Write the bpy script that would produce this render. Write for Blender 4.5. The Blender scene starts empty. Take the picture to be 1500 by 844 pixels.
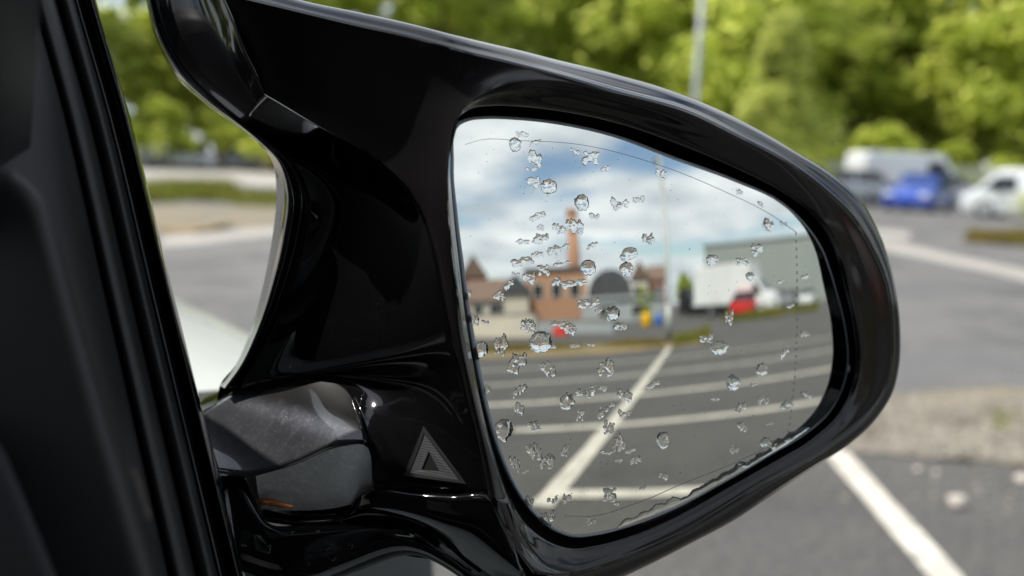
import bpy, bmesh, math, random
from mathutils import Vector, Matrix, noise as mnoise
R = math.radians
rnd = random.Random(7)
sc = bpy.context.scene
COL = sc.collection

# ------------------------------------------------------------------ camera
# world: car points to +Y, its right side is +X, ground z = 0.  Photograph frame 1500 x 844.
CAM_H, CAM_YAW, CAM_ROLL = 1.15, R(40), R(2.5)
F_PX, HORIZ = 1350.0, 239.0
PITCH = math.atan((422 - HORIZ) / F_PX)
cd = bpy.data.cameras.new('camera'); cam = bpy.data.objects.new('camera', cd); COL.objects.link(cam)
cd.sensor_width = 36; cd.lens = F_PX / 1500 * 36; cd.clip_start = 0.01; cd.clip_end = 2000
fw = Vector((math.sin(CAM_YAW) * math.cos(PITCH), math.cos(CAM_YAW) * math.cos(PITCH), -math.sin(PITCH)))
rt0 = Vector((math.cos(CAM_YAW), -math.sin(CAM_YAW), 0)); up0 = rt0.cross(fw)
# horizon runs down to the right: the camera is rolled anticlockwise
rt = rt0 * math.cos(CAM_ROLL) + up0 * math.sin(CAM_ROLL)
up = rt.cross(fw)
CP = Vector((0, 0, CAM_H))
cam.matrix_world = Matrix(((rt.x, up.x, -fw.x, CP.x), (rt.y, up.y, -fw.y, CP.y), (rt.z, up.z, -fw.z, CP.z), (0, 0, 0, 1)))
cd.dof.use_dof = True; cd.dof.focus_distance = 0.37; cd.dof.aperture_fstop = 5.5
sc.camera = cam
bpy.context.view_layer.update()

# ------------------------------------------------------------------ sky, sun, exposure
SUN_AZ, SUN_EL = R(-38), R(57)          # azimuth measured from +Y towards +X
w = bpy.data.worlds.new('World'); sc.world = w; w.use_nodes = True
nt = w.node_tree; nt.nodes.clear()
def N(tree, t, **kw):
    n = tree.nodes.new(t)
    for k, v in kw.items():
        setattr(n, k, v)
    return n
out = N(nt, 'ShaderNodeOutputWorld'); bg = N(nt, 'ShaderNodeBackground'); bg.inputs[1].default_value = 0.1
sky = N(nt, 'ShaderNodeTexSky', sky_type='NISHITA', sun_disc=False, sun_elevation=SUN_EL, sun_rotation=SUN_AZ)
sky.altitude = 60; sky.air_density = 1.0; sky.dust_density = 0.6; sky.ozone_density = 2.0
tc = N(nt, 'ShaderNodeTexCoord'); sp = N(nt, 'ShaderNodeSeparateXYZ'); nt.links.new(tc.outputs['Generated'], sp.inputs[0])
mz = N(nt, 'ShaderNodeMath', operation='MAXIMUM'); nt.links.new(sp.outputs[2], mz.inputs[0]); mz.inputs[1].default_value = 0.0
az = N(nt, 'ShaderNodeMath', operation='ADD'); nt.links.new(mz.outputs[0], az.inputs[0]); az.inputs[1].default_value = 0.16
dx = N(nt, 'ShaderNodeMath', operation='DIVIDE'); dy = N(nt, 'ShaderNodeMath', operation='DIVIDE')
for d, k in ((dx, 0), (dy, 1)):
    nt.links.new(sp.outputs[k], d.inputs[0]); nt.links.new(az.outputs[0], d.inputs[1])
cb = N(nt, 'ShaderNodeCombineXYZ'); nt.links.new(dx.outputs[0], cb.inputs[0]); nt.links.new(dy.outputs[0], cb.inputs[1])
cb.inputs[2].default_value = 8.8
co = N(nt, 'ShaderNodeVectorMath', operation='ADD'); nt.links.new(cb.outputs[0], co.inputs[0]); co.inputs[1].default_value = (.38, -.42, 0)
n1 = N(nt, 'ShaderNodeTexNoise'); n1.inputs['Scale'].default_value = 0.9; n1.inputs['Detail'].default_value = 9; n1.inputs['Roughness'].default_value = 0.52; n1.inputs['Distortion'].default_value = 0.3
n2 = N(nt, 'ShaderNodeTexNoise'); n2.inputs['Scale'].default_value = 2.1; n2.inputs['Detail'].default_value = 6
for n in (n1, n2): nt.links.new(co.outputs[0], n.inputs['Vector'])
r1 = N(nt, 'ShaderNodeMapRange', interpolation_type='SMOOTHSTEP'); nt.links.new(n1.outputs[0], r1.inputs[0]); r1.inputs[1].default_value = 0.36; r1.inputs[2].default_value = 0.51
r2 = N(nt, 'ShaderNodeMapRange'); nt.links.new(n2.outputs[0], r2.inputs[0]); r2.inputs[1].default_value = 0.3; r2.inputs[2].default_value = 0.7
cm = N(nt, 'ShaderNodeMix', data_type='RGBA'); nt.links.new(r2.outputs[0], cm.inputs[0])
cm.inputs[6].default_value = (4.4, 5.0, 5.7, 1); cm.inputs[7].default_value = (9.0, 9.3, 9.8, 1)
mx = N(nt, 'ShaderNodeMix', data_type='RGBA'); nt.links.new(r1.outputs[0], mx.inputs[0])
nt.links.new(sky.outputs[0], mx.inputs[6]); nt.links.new(cm.outputs[2], mx.inputs[7])
nt.links.new(mx.outputs[2], bg.inputs[0]); nt.links.new(bg.outputs[0], out.inputs[0])
sd = bpy.data.lights.new('sun', 'SUN'); so = bpy.data.objects.new('sun', sd); COL.objects.link(so)
sd.energy = 4.2; sd.angle = R(0.53); sd.color = (1, 0.95, 0.87)
sv = Vector((math.sin(SUN_AZ) * math.cos(SUN_EL), math.cos(SUN_AZ) * math.cos(SUN_EL), math.sin(SUN_EL)))
so.rotation_euler = sv.to_track_quat('Z', 'Y').to_euler(); so.location = sv * 60
vs = sc.view_settings; vs.view_transform = 'Standard'; vs.look = 'None'; vs.gamma = 1; vs.exposure = 0.7; vs.use_curve_mapping = False
cy = sc.cycles; cy.use_denoising = True; cy.max_bounces = 14; cy.glossy_bounces = 8; cy.transmission_bounces = 10
cy.transparent_max_bounces = 16; cy.caustics_reflective = False; cy.caustics_refractive = False; cy.sample_clamp_indirect = 6

# ------------------------------------------------------------------ pixel helpers
def ray(px, py):
    return (fw + rt * ((px - 750) / F_PX) + up * ((422 - py) / F_PX))
def PD(px, py, d):                      # pixel + depth along the view axis
    return CP + ray(px, py) * d
def PZ(px, py, z=0.0):                  # pixel on a level plane
    r = ray(px, py); return CP + r * ((z - CAM_H) / r.z)
def PR(px, rng, z=0.0):                 # standing on level z, in the direction of a pixel column, at a range
    r = ray(px, 300); a = Vector((r.x, r.y, 0)).normalized(); return Vector((a.x * rng, a.y * rng, z))
# mirror glass: part of a sphere.  Its tilt is set so that pixel (690, 457) looks level, just outward of straight back.
GC = PD(950, 480, 0.385); GR = 1.3
def yawv(deg, pit=0):
    return Vector((math.sin(R(deg)) * math.cos(R(pit)), math.cos(R(deg)) * math.cos(R(pit)), math.sin(R(pit))))
def refl(px, py, gn):
    c = GC - gn * GR; d = ray(px, py).normalized(); o = CP - c
    b = o.dot(d); q = b * b - (o.length_squared - GR * GR); t = -b - math.sqrt(q)
    p = CP + d * t; n = (p - c).normalized(); return p, n, d - n * 2 * d.dot(n)
gn = yawv(194, 3)
for _ in range(60):
    p, n, r = refl(690, 457, gn); want = yawv(178.0, 0.0); gn = (gn + (want - r) * 0.4).normalized()
GN = gn
def mir_ground(px, py, z=0.0):
    p, n, r = refl(px, py, GN); return p + r * ((z - p.z) / r.z)
def mir_at(px, py, dist):               # point at a horizontal distance along the reflected ray
    p, n, r = refl(px, py, GN); return p + r * (dist / math.hypot(r.x, r.y))
def RP(px, py, h):                      # pixel on the plane parallel to the glass, h metres proud of it
    r = ray(px, py); q = GC + GN * h; return CP + r * ((q - CP).dot(GN) / r.dot(GN))

# ------------------------------------------------------------------ object helpers
def link(name, me, mat=None, parent=None, smooth=False):
    o = bpy.data.objects.new(name, me); COL.objects.link(o)
    if mat is not None and not me.materials: me.materials.append(mat)
    if parent is not None: o.parent = parent
    if smooth:
        for p in me.polygons: p.use_smooth = True
    return o
def empty(name, loc=(0, 0, 0), rz=0.0, parent=None):
    o = bpy.data.objects.new(name, None); COL.objects.link(o); o.location = loc; o.rotation_euler.z = rz
    o.empty_display_size = 0.05
    if parent is not None: o.parent = parent
    return o
def tag(o, label=None, cat=None, group=None, kind=None):
    if label: o['label'] = label
    if cat: o['category'] = cat
    if group: o['group'] = group
    if kind: o['kind'] = kind
    return o
def from_bm(bm, name):
    me = bpy.data.meshes.new(name); bm.to_mesh(me); bm.free(); return me
def mesh(name, V, F):
    me = bpy.data.meshes.new(name); me.from_pydata([tuple(v) for v in V], [], F); me.update(); return me
def recalc(me, merge=0.0):
    bm = bmesh.new(); bm.from_mesh(me)
    if merge: bmesh.ops.remove_doubles(bm, verts=bm.verts, dist=merge)
    bmesh.ops.recalc_face_normals(bm, faces=bm.faces); bm.to_mesh(me); bm.free(); return me
def box_bm(bm, c, s, rz=0.0, bev=0.0):
    m = Matrix.Translation(c) @ Matrix.Rotation(rz, 4, 'Z') @ Matrix.Diagonal((s[0], s[1], s[2], 1))
    g = bmesh.ops.create_cube(bm, size=1, matrix=m)
    if bev > 0:
        es = list({e for v in g['verts'] for e in v.link_edges})
        bmesh.ops.bevel(bm, geom=es, offset=bev, segments=2, affect='EDGES')
def box(name, c, s, mat, parent=None, rz=0.0, bev=0.0):
    bm = bmesh.new(); box_bm(bm, Vector(c), s, rz, bev); return link(name, from_bm(bm, name), mat, parent)
def tube_vf(pts, rad, seg=8, V=None, F=None, cap=True):
    V = [] if V is None else V; F = [] if F is None else F
    n = len(pts); base = len(V); rads = rad if isinstance(rad, (list, tuple)) else [rad] * n
    pts = [Vector(p) for p in pts]; prev = None
    for i, p in enumerate(pts):
        t = (pts[min(i + 1, n - 1)] - pts[max(i - 1, 0)]).normalized()
        a = t.orthogonal().normalized() if prev is None else (prev - t * prev.dot(t)).normalized()
        prev = a; b = t.cross(a)
        for k in range(seg):
            an = 2 * math.pi * k / seg; V.append(p + (a * math.cos(an) + b * math.sin(an)) * rads[i])
    for i in range(n - 1):
        for k in range(seg):
            F.append((base + i * seg + k, base + i * seg + (k + 1) % seg, base + (i + 1) * seg + (k + 1) % seg, base + (i + 1) * seg + k))
    if cap:
        F.append(tuple(base + k for k in range(seg))[::-1]); F.append(tuple(base + (n - 1) * seg + k for k in range(seg)))
    return V, F
def tube(name, pts, rad, mat, parent=None, seg=8, smooth=True):
    V, F = tube_vf(pts, rad, seg); return link(name, mesh(name, V, F), mat, parent, smooth)
def catmull(P, m, closed=False):
    n = len(P); out = []
    P = [Vector(p) for p in P]
    rng = range(n) if closed else range(n - 1)
    for i in rng:
        if closed: p0, p1, p2, p3 = P[i - 1], P[i], P[(i + 1) % n], P[(i + 2) % n]
        else:
            p1, p2 = P[i], P[i + 1]; p0 = P[i - 1] if i > 0 else p1 * 2 - p2; p3 = P[i + 2] if i + 2 < n else p2 * 2 - p1
        # centripetal-ish: scale tangents by chord so uneven spacing does not overshoot
        l0, l1, l2 = max((p1 - p0).length, 1e-9), max((p2 - p1).length, 1e-9), max((p3 - p2).length, 1e-9)
        t1 = ((p1 - p0) / l0 * l1 + (p2 - p1) / l1 * l0) / (l0 + l1) * l1
        t2 = ((p2 - p1) / l1 * l2 + (p3 - p2) / l2 * l1) / (l1 + l2) * l1
        for k in range(m):
            s = k / m; s2 = s * s; s3 = s2 * s
            out.append(p1 * (2 * s3 - 3 * s2 + 1) + t1 * (s3 - 2 * s2 + s) + p2 * (-2 * s3 + 3 * s2) + t2 * (s3 - s2))
    if not closed: out.append(P[-1].copy())
    return out
def loft_vf(rows, mu=6, mv=5, closed=False, V=None, F=None):
    """rows of control points -> dense smooth grid"""
    V = [] if V is None else V; F = [] if F is None else F
    dense = [catmull(r, mu, closed) for r in rows]
    cols = len(dense[0])
    colsP = [catmull([d[j] for d in dense], mv) if len(dense) > 2 or mv > 1 else [d[j] for d in dense] for j in range(cols)]
    nr = len(colsP[0]); base = len(V)
    for i in range(nr):
        for j in range(cols): V.append(colsP[j][i])
    for i in range(nr - 1):
        for j in range(cols if closed else cols - 1):
            a = base + i * cols + j; b = base + i * cols + (j + 1) % cols
            F.append((a, b, b + cols, a + cols))
    return V, F
def loft(name, rows, mat, parent=None, mu=6, mv=5, closed=False, thick=0.0):
    V, F = loft_vf(rows, mu, mv, closed)
    me = recalc(mesh(name, V, F), 1e-5)
    o = link(name, me, mat, parent, True)
    if thick:
        md = o.modifiers.new('solid', 'SOLIDIFY'); md.thickness = thick; md.offset = -1
    return o
def prism(name, pts2, axis_fn, mat, parent=None, bev=0.0):
    """pts2: outline; axis_fn(p, side) -> 3-D point for side 0/1"""
    n = len(pts2); V = [axis_fn(p, 0) for p in pts2] + [axis_fn(p, 1) for p in pts2]
    F = [tuple(range(n))[::-1], tuple(range(n, 2 * n))] + [(i, (i + 1) % n, n + (i + 1) % n, n + i) for i in range(n)]
    me = recalc(mesh(name, V, F)); o = link(name, me, mat, parent)
    if bev:
        m = o.modifiers.new('bev', 'BEVEL'); m.width = bev; m.segments = 3; m.limit_method = 'ANGLE'; m.angle_limit = R(25)
        for p in me.polygons: p.use_smooth = True
    return o
def copy_tree(o, parent=None):
    c = o.copy(); COL.objects.link(c); c.parent = parent
    for ch in list(o.children): copy_tree(ch, c)
    return c

# ------------------------------------------------------------------ materials
def mat(name, col=(.5, .5, .5), rough=.5, metal=0.0, spec=.5, coat=0.0, coat_r=.03, noise=None, bump=None, trans=0.0, ior=1.45, emit=None, sss=None):
    m = bpy.data.materials.new(name); m.use_nodes = True; t = m.node_tree; b = t.nodes['Principled BSDF']
    b.inputs['Base Color'].default_value = (*col, 1); b.inputs['Roughness'].default_value = rough; b.inputs['Metallic'].default_value = metal
    b.inputs['Specular IOR Level'].default_value = spec; b.inputs['Coat Weight'].default_value = coat; b.inputs['Coat Roughness'].default_value = coat_r
    b.inputs['Transmission Weight'].default_value = trans; b.inputs['IOR'].default_value = ior
    tcn = N(t, 'ShaderNodeTexCoord')
    if noise:       # (scale, colour2, lo, hi)
        layers = noise if isinstance(noise, list) else [noise]; prev = None
        for sc_, c2, lo, hi in layers:
            nn = N(t, 'ShaderNodeTexNoise'); nn.inputs['Scale'].default_value = sc_; nn.inputs['Detail'].default_value = 6; nn.inputs['Roughness'].default_value = .6
            t.links.new(tcn.outputs['Object'], nn.inputs['Vector'])
            mr = N(t, 'ShaderNodeMapRange'); mr.inputs[1].default_value = lo; mr.inputs[2].default_value = hi; t.links.new(nn.outputs[0], mr.inputs[0])
            mxn = N(t, 'ShaderNodeMix', data_type='RGBA'); t.links.new(mr.outputs[0], mxn.inputs[0])
            if prev is None: mxn.inputs[6].default_value = (*col, 1)
            else: t.links.new(prev, mxn.inputs[6])
            mxn.inputs[7].default_value = (*c2, 1); prev = mxn.outputs[2]
        t.links.new(prev, b.inputs['Base Color'])
    if bump:        # (scale, strength, distance)
        nn = N(t, 'ShaderNodeTexNoise'); nn.inputs['Scale'].default_value = bump[0]; nn.inputs['Detail'].default_value = 5
        t.links.new(tcn.outputs['Object'], nn.inputs['Vector'])
        bp = N(t, 'ShaderNodeBump'); bp.inputs['Strength'].default_value = bump[1]; bp.inputs['Distance'].default_value = bump[2]
        t.links.new(nn.outputs[0], bp.inputs['Height']); t.links.new(bp.outputs[0], b.inputs['Normal'])
    if emit: b.inputs['Emission Color'].default_value = (*emit[0], 1); b.inputs['Emission Strength'].default_value = emit[1]
    return m
M = {}
M['asphalt'] = mat('asphalt', (.062, .060, .058), .85, noise=[(.3, (.080, .077, .073), .38, .62), (.8, (.046, .045, .044), .50, .66), (5, (.082, .078, .073), .5, .75), (26, (.040, .039, .038), .48, .62), (60, (.13, .125, .118), .54, .7)], bump=(90, .5, .01))
M['asphalt_pale'] = mat('asphalt_pale', (.085, .085, .088), .85, noise=[(.3, (.125, .122, .118), .38, .62), (.8, (.055, .055, .057), .50, .66), (5, (.12, .117, .112), .5, .8), (60, (.16, .155, .15), .55, .75)], bump=(90, .5, .01))
M['line'] = mat('road_paint', (.55, .52, .45), .7, noise=[(2.5, (.36, .34, .30), .42, .7), (14, (.22, .215, .20), .52, .72), (60, (.14, .14, .135), .56, .68)])
M['line_old'] = mat('worn_paint', (.36, .35, .32), .8, noise=[(4, (.2, .195, .185), .4, .7), (40, (.12, .12, .115), .55, .72)])
M['gravel'] = mat('gravel_ground', (.15, .135, .105), .9, noise=[(1.2, (.20, .165, .10), .4, .65), (14, (.08, .075, .06), .5, .7)], bump=(30, .6, .02))
M['dry'] = mat('dry_ground', (.24, .165, .075), .95, noise=[(.7, (.14, .125, .07), .4, .65), (9, (.28, .22, .13), .5, .75)])
M['stone'] = mat('pale_stone', (.42, .38, .34), .9, noise=(30, (.25, .22, .2), .4, .7))
M['white_paint'] = mat('white_paint', (.66, .69, .69), .25, coat=1.0)
M['van_white'] = mat('van_white', (.72, .74, .76), .35, coat=.6, coat_r=.1, noise=(1.2, (.6, .61, .62), .4, .8))
M['silver'] = mat('silver_paint', (.38, .40, .42), .3, metal=.5, coat=.8)
M['grey_paint'] = mat('grey_paint', (.12, .13, .14), .3, metal=.3, coat=.8)
M['red_paint'] = mat('red_paint', (.55, .015, .015), .3, coat=1.0)
M['car_glass'] = mat('car_glass', (.02, .025, .03), .05, spec=.8)
M['tyre'] = mat('tyre', (.015, .015, .016), .8)
M['rim'] = mat('alloy', (.4, .41, .42), .35, metal=.8)
M['lamp_red'] = mat('tail_lamp', (.4, .01, .01), .2)
M['lamp_clear'] = mat('head_lamp', (.75, .77, .8), .1)
M['black_plastic'] = mat('black_plastic', (.012, .012, .013), .5, noise=(60, (.02, .02, .021), .4, .7))
M['rubber'] = mat('rubber_seal', (.006, .006, .0065), .55)
M['trim'] = mat('pillar_trim', (.0042, .0046, .0052), .55, bump=(900, .15, .0004))
M['mesh_cloth'] = mat('mesh_cloth', (.010, .010, .012), .8, bump=(600, .6, .001))
M['lining'] = mat('headlining', (.02, .02, .021), .9)

def gloss_black(name, dust=0.0, rough=.045, base=(.0035, .0035, .004), dustcol=(.45, .45, .46), wob=0.0, lo=.42, slo=.56):
    m = bpy.data.materials.new(name); m.use_nodes = True; t = m.node_tree; b = t.nodes['Principled BSDF']
    b.inputs['Base Color'].default_value = (*base, 1); b.inputs['Roughness'].default_value = rough; b.inputs['IOR'].default_value = 1.5
    tcn = N(t, 'ShaderNodeTexCoord')
    if dust > 0:
        a = N(t, 'ShaderNodeTexNoise'); a.inputs['Scale'].default_value = 55; a.inputs['Detail'].default_value = 4
        s = N(t, 'ShaderNodeTexNoise'); s.inputs['Scale'].default_value = 1500; s.inputs['Detail'].default_value = 2
        for x in (a, s): t.links.new(tcn.outputs['Object'], x.inputs['Vector'])
        ra = N(t, 'ShaderNodeMapRange'); ra.inputs[1].default_value = lo; ra.inputs[2].default_value = .7; t.links.new(a.outputs[0], ra.inputs[0])
        rs = N(t, 'ShaderNodeMapRange'); rs.inputs[1].default_value = slo; rs.inputs[2].default_value = .74; t.links.new(s.outputs[0], rs.inputs[0])
        mu = N(t, 'ShaderNodeMath', operation='MULTIPLY'); t.links.new(ra.outputs[0], mu.inputs[0]); t.links.new(rs.outputs[0], mu.inputs[1])
        m2 = N(t, 'ShaderNodeMath', operation='MULTIPLY'); t.links.new(mu.outputs[0], m2.inputs[0]); m2.inputs[1].default_value = dust
        mc = N(t, 'ShaderNodeMix', data_type='RGBA'); t.links.new(m2.outputs[0], mc.inputs[0]); mc.inputs[6].default_value = (*base, 1); mc.inputs[7].default_value = (*dustcol, 1)
        t.links.new(mc.outputs[2], b.inputs['Base Color'])
        rr = N(t, 'ShaderNodeMapRange'); rr.inputs[3].default_value = rough; rr.inputs[4].default_value = .5; t.links.new(m2.outputs[0], rr.inputs[0]); t.links.new(rr.outputs[0], b.inputs['Roughness'])
    if wob:
        nn = N(t, 'ShaderNodeTexNoise'); nn.inputs['Scale'].default_value = 26; nn.inputs['Detail'].default_value = 1
        t.links.new(tcn.outputs['Object'], nn.inputs['Vector'])
        bp = N(t, 'ShaderNodeBump'); bp.inputs['Strength'].default_value = wob; bp.inputs['Distance'].default_value = .004
        t.links.new(nn.outputs[0], bp.inputs['Height']); t.links.new(bp.outputs[0], b.inputs['Normal'])
    return m
M['gloss'] = gloss_black('gloss_black', .03)
M['gloss_dust_sheen'] = mat('dust_and_sheen_gloss', (.05, .053, .066), .35, coat=1.0, coat_r=.025, noise=[(22, (.12, .125, .145), .3, .75), (300, (.15, .155, .17), .5, .8), (1500, (.46, .46, .48), .60, .76)])  # settled dust, lightened blue-grey to carry sky sheen in the base colour
t = M['gloss_dust_sheen'].node_tree; b = t.nodes['Principled BSDF']; b.inputs['Specular IOR Level'].default_value = .08; src = b.inputs['Base Color'].links[0].from_socket
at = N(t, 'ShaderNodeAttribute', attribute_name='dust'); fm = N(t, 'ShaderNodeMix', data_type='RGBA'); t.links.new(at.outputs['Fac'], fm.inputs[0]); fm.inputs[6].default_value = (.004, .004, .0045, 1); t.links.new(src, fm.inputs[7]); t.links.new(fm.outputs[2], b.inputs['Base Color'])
M['panel'] = gloss_black('satin_black_panel', .03, .2, (.010, .009, .0095))
M['bezel'] = gloss_black('bezel_black', .03, .09, (.005, .0048, .005))
M['bezel'].node_tree.nodes['Principled BSDF'].inputs['Specular IOR Level'].default_value = .32
m = mat('mirror_silver', (.64, .655, .615), .004, metal=1.0); M['mirror'] = m
M['glass_edge'] = mat('glass_edge', (.55, .60, .64), .3, metal=.3)
M['water'] = mat('water', (1, 1, 1), .0, trans=1.0, ior=1.33)
M['lens'] = mat('grey_lens', (.10, .10, .105), .35, spec=.6)
M['copper'] = mat('copper_strip', (.45, .17, .06), .4, metal=.7)


# ================================================================== SETTING
def sheet(name, pts, z, m, kind='structure', label=None, cat=None, parent=None):
    me = mesh(name, [Vector((p.x, p.y, z)) for p in pts], [tuple(range(len(pts)))])
    if me.polygons[0].normal.z < 0: me.flip_normals()
    o = link(name, me, m, parent); tag(o, label, cat, kind=kind); return o
S = 450
sheet('ground', [Vector((-S, -S, 0)), Vector((S, -S, 0)), Vector((S, S, 0)), Vector((-S, S, 0))], 0, M['asphalt'],
      label='grey worn asphalt of the car park', cat='ground')
gA, gB = PZ(1560, 572), PZ(1180, 600); gd = (gA - gB).normalized(); gq = Vector((-gd.y, gd.x, 0)); gq = gq if gq.dot(gA) > 0 else -gq
sheet('roadway', [gB - gd * 45, gA + gd * 45, gA + gd * 45 + gq * 75, gB - gd * 45 + gq * 75], .003, M['asphalt_pale'], label='paler worn asphalt of the lane beyond the gravel patch', cat='road')
def ragged(pts, amp, n=14, seed=1):
    r = random.Random(seed); out_ = []
    for i, a in enumerate(pts):
        b = pts[(i + 1) % len(pts)]
        for k in range(n):
            t = k / n; p = a.lerp(b, t); out_.append(p + Vector((r.uniform(-amp, amp), r.uniform(-amp, amp), 0)))
    return out_
LN = [0]
def stripe(a, b, wd, m, label, z=0.004, ext0=0.0, ext1=0.0, name='bay_line'):
    LN[0] += 1
    a = Vector((a.x, a.y, 0)); b = Vector((b.x, b.y, 0)); d = (b - a).normalized(); a = a - d * ext0; b = b + d * ext1
    nrm = Vector((-d.y, d.x, 0)) * wd / 2; L = (b - a).length; k = max(2, int(L / .25)); r = random.Random(LN[0])
    V, F = [], []
    for i in range(k + 1):
        p = a.lerp(b, i / k); j = wd * .07
        V += [p + nrm * (1 + r.uniform(-.08, .08)) + Vector((0, 0, z + .0003 * (LN[0] % 9))), p - nrm * (1 + r.uniform(-.08, .08)) + Vector((0, 0, z + .0003 * (LN[0] % 9)))]
    for i in range(k): F.append((2 * i, 2 * i + 1, 2 * i + 3, 2 * i + 2))
    me = mesh(name, V, F)
    if me.polygons[0].normal.z < 0: me.flip_normals()
    o = link(name, me, m); tag(o, label, 'road marking', kind='structure'); return o
# lines ahead
stripe(PZ(1232, 672), PZ(1382, 844), .105, M['line'], 'white bay line running past a loose pale stone', ext0=.6, ext1=1.5)
# pale worn concrete strips crossing the car park ahead
def strip_px(pts, m, name, label, z=.005, amp=.05):
    return sheet(name, ragged([PZ(*p) for p in pts], amp), z, m, label=label, cat='paving')
M['concrete'] = mat('worn_concrete', (.30, .285, .26), .85, noise=[(1.5, (.22, .21, .19), .4, .7), (20, (.38, .36, .33), .5, .75)])
strip_px([(1150, 333), (1560, 424), (1560, 409), (1150, 322)], M['concrete'], 'concrete_strip', 'long pale concrete strip crossing the asphalt ahead')
strip_px([(1262, 344), (1330, 352), (1334, 342), (1266, 334)], M['concrete'], 'concrete_strip', 'short pale concrete patch beyond the long strip', z=.009)
strip_px([(232, 362), (640, 322), (640, 312), (236, 348)], M['concrete'], 'concrete_strip', 'pale concrete strip near the sandy ground by the grass')
# sandy band, path and grass verge ahead on the far side
sheet('sandy_ground', ragged([PZ(120, 300), PZ(640, 308), PZ(640, 322), PZ(120, 344)], .12, seed=3), .006, M['gravel'], label='sandy worn ground before the grass verge', cat='ground')
sheet('dry_grass_patch', ragged([PZ(240, 344), PZ(330, 338), PZ(335, 330), PZ(240, 332)], .15, seed=5), .012, M['dry'], label='rusty dry patch on the sandy ground', cat='ground')
sheet('path', [PZ(0, 238), PZ(700, 262), PZ(700, 282), PZ(0, 262)], .007, M['concrete'], label='pale path between the verge and the trees', cat='path')
sheet('dry_verge', ragged([PZ(0, 220), PZ(640, 248), PZ(640, 257), PZ(0, 235)], .6, seed=6), .010, M['dry'], label='orange dry grass edge along the path', cat='ground')
# gravel and moss patch beside the mirror on the right
sheet('gravel_patch', ragged([PZ(1180, 600), PZ(1330, 576), PZ(1560, 566), PZ(1560, 690), PZ(1400, 672), PZ(1240, 652), PZ(1180, 650)], .05, 10, 8), .006, M['gravel'], label='mossy gravel patch beside the white bay line', cat='ground')

def pebbles(name, poly_px, n, smin, smax, m, seed, z=0.006):
    r = random.Random(seed); V, F = [], []
    for _ in range(n):
        a = r.random(); b = r.random()
        p = (PZ(*poly_px[0]).lerp(PZ(*poly_px[1]), a)).lerp(PZ(*poly_px[3]).lerp(PZ(*poly_px[2]), a), b)
        s = r.uniform(smin, smax) * (1 if r.random() > .1 else 1.8); base = len(V)
        rot = r.uniform(0, 6.28)
        for k, (x, y, zz) in enumerate(((1, 0, 0), (.3, .9, 0), (-.8, .5, 0), (-.7, -.6, 0), (.4, -.9, 0), (.1, .1, .8))):
            x *= r.uniform(.7, 1.3); y *= r.uniform(.7, 1.3)
            V.append(Vector((p.x + s * (x * math.cos(rot) - y * math.sin(rot)), p.y + s * (x * math.sin(rot) + y * math.cos(rot)), z + s * zz)))
        for k in range(5): F.append((base + k, base + (k + 1) % 5, base + 5))
    return link(name, mesh(name, V, F), m)
M['pebble'] = mat('pebbles', (.20, .18, .15), .9, noise=[(3, (.11, .10, .08), .4, .6), (25, (.32, .29, .25), .5, .7)])
tag(pebbles('gravel', [(1180, 596), (1560, 574), (1560, 684), (1200, 660)], 2600, .008, .022, M['pebble'], 3), 'loose small pebbles scattered over the gravel patch', 'gravel', kind='stuff')
tag(pebbles('grit', [(1200, 560), (1560, 550), (1560, 760), (1200, 740)], 700, .004, .010, M['pebble'], 4, .001), 'fine pale grit on the asphalt round the gravel patch', 'grit', kind='stuff')

def rock(name, loc, s, m, seed, label):
    bm = bmesh.new(); bmesh.ops.create_icosphere(bm, subdivisions=3, radius=1)
    for v in bm.verts:
        d = 1 + .28 * mnoise.noise(v.co * 1.3 + Vector((seed, 0, 0))) + .1 * mnoise.noise(v.co * 3.5 + Vector((0, seed, 0)))
        v.co = Vector((v.co.x * d * s[0], v.co.y * d * s[1], max(v.co.z * d, -.55) * s[2]))
    me = from_bm(bm, name); o = link(name, me, m, smooth=True); o.location = (loc.x, loc.y, s[2] * .5); tag(o, label, 'stone'); return o
rock('stone', PZ(1402, 742), (.038, .034, .03), M['stone'], 2.2, 'loose pale stone lying beyond the white bay line')
rock('stone', PZ(1345, 690), (.02, .015, .011), M['stone'], 5.2, 'flat pale stone at the edge of the gravel patch')
rock('stone', PZ(1372, 694), (.015, .012, .009), M['stone'], 8.1, 'small pale stone next to the flat stone by the gravel')
rock('stone', PZ(1498, 706), (.035, .03, .02), M['stone'], 3.7, 'low pale stone at the far end of the gravel patch')

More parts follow.
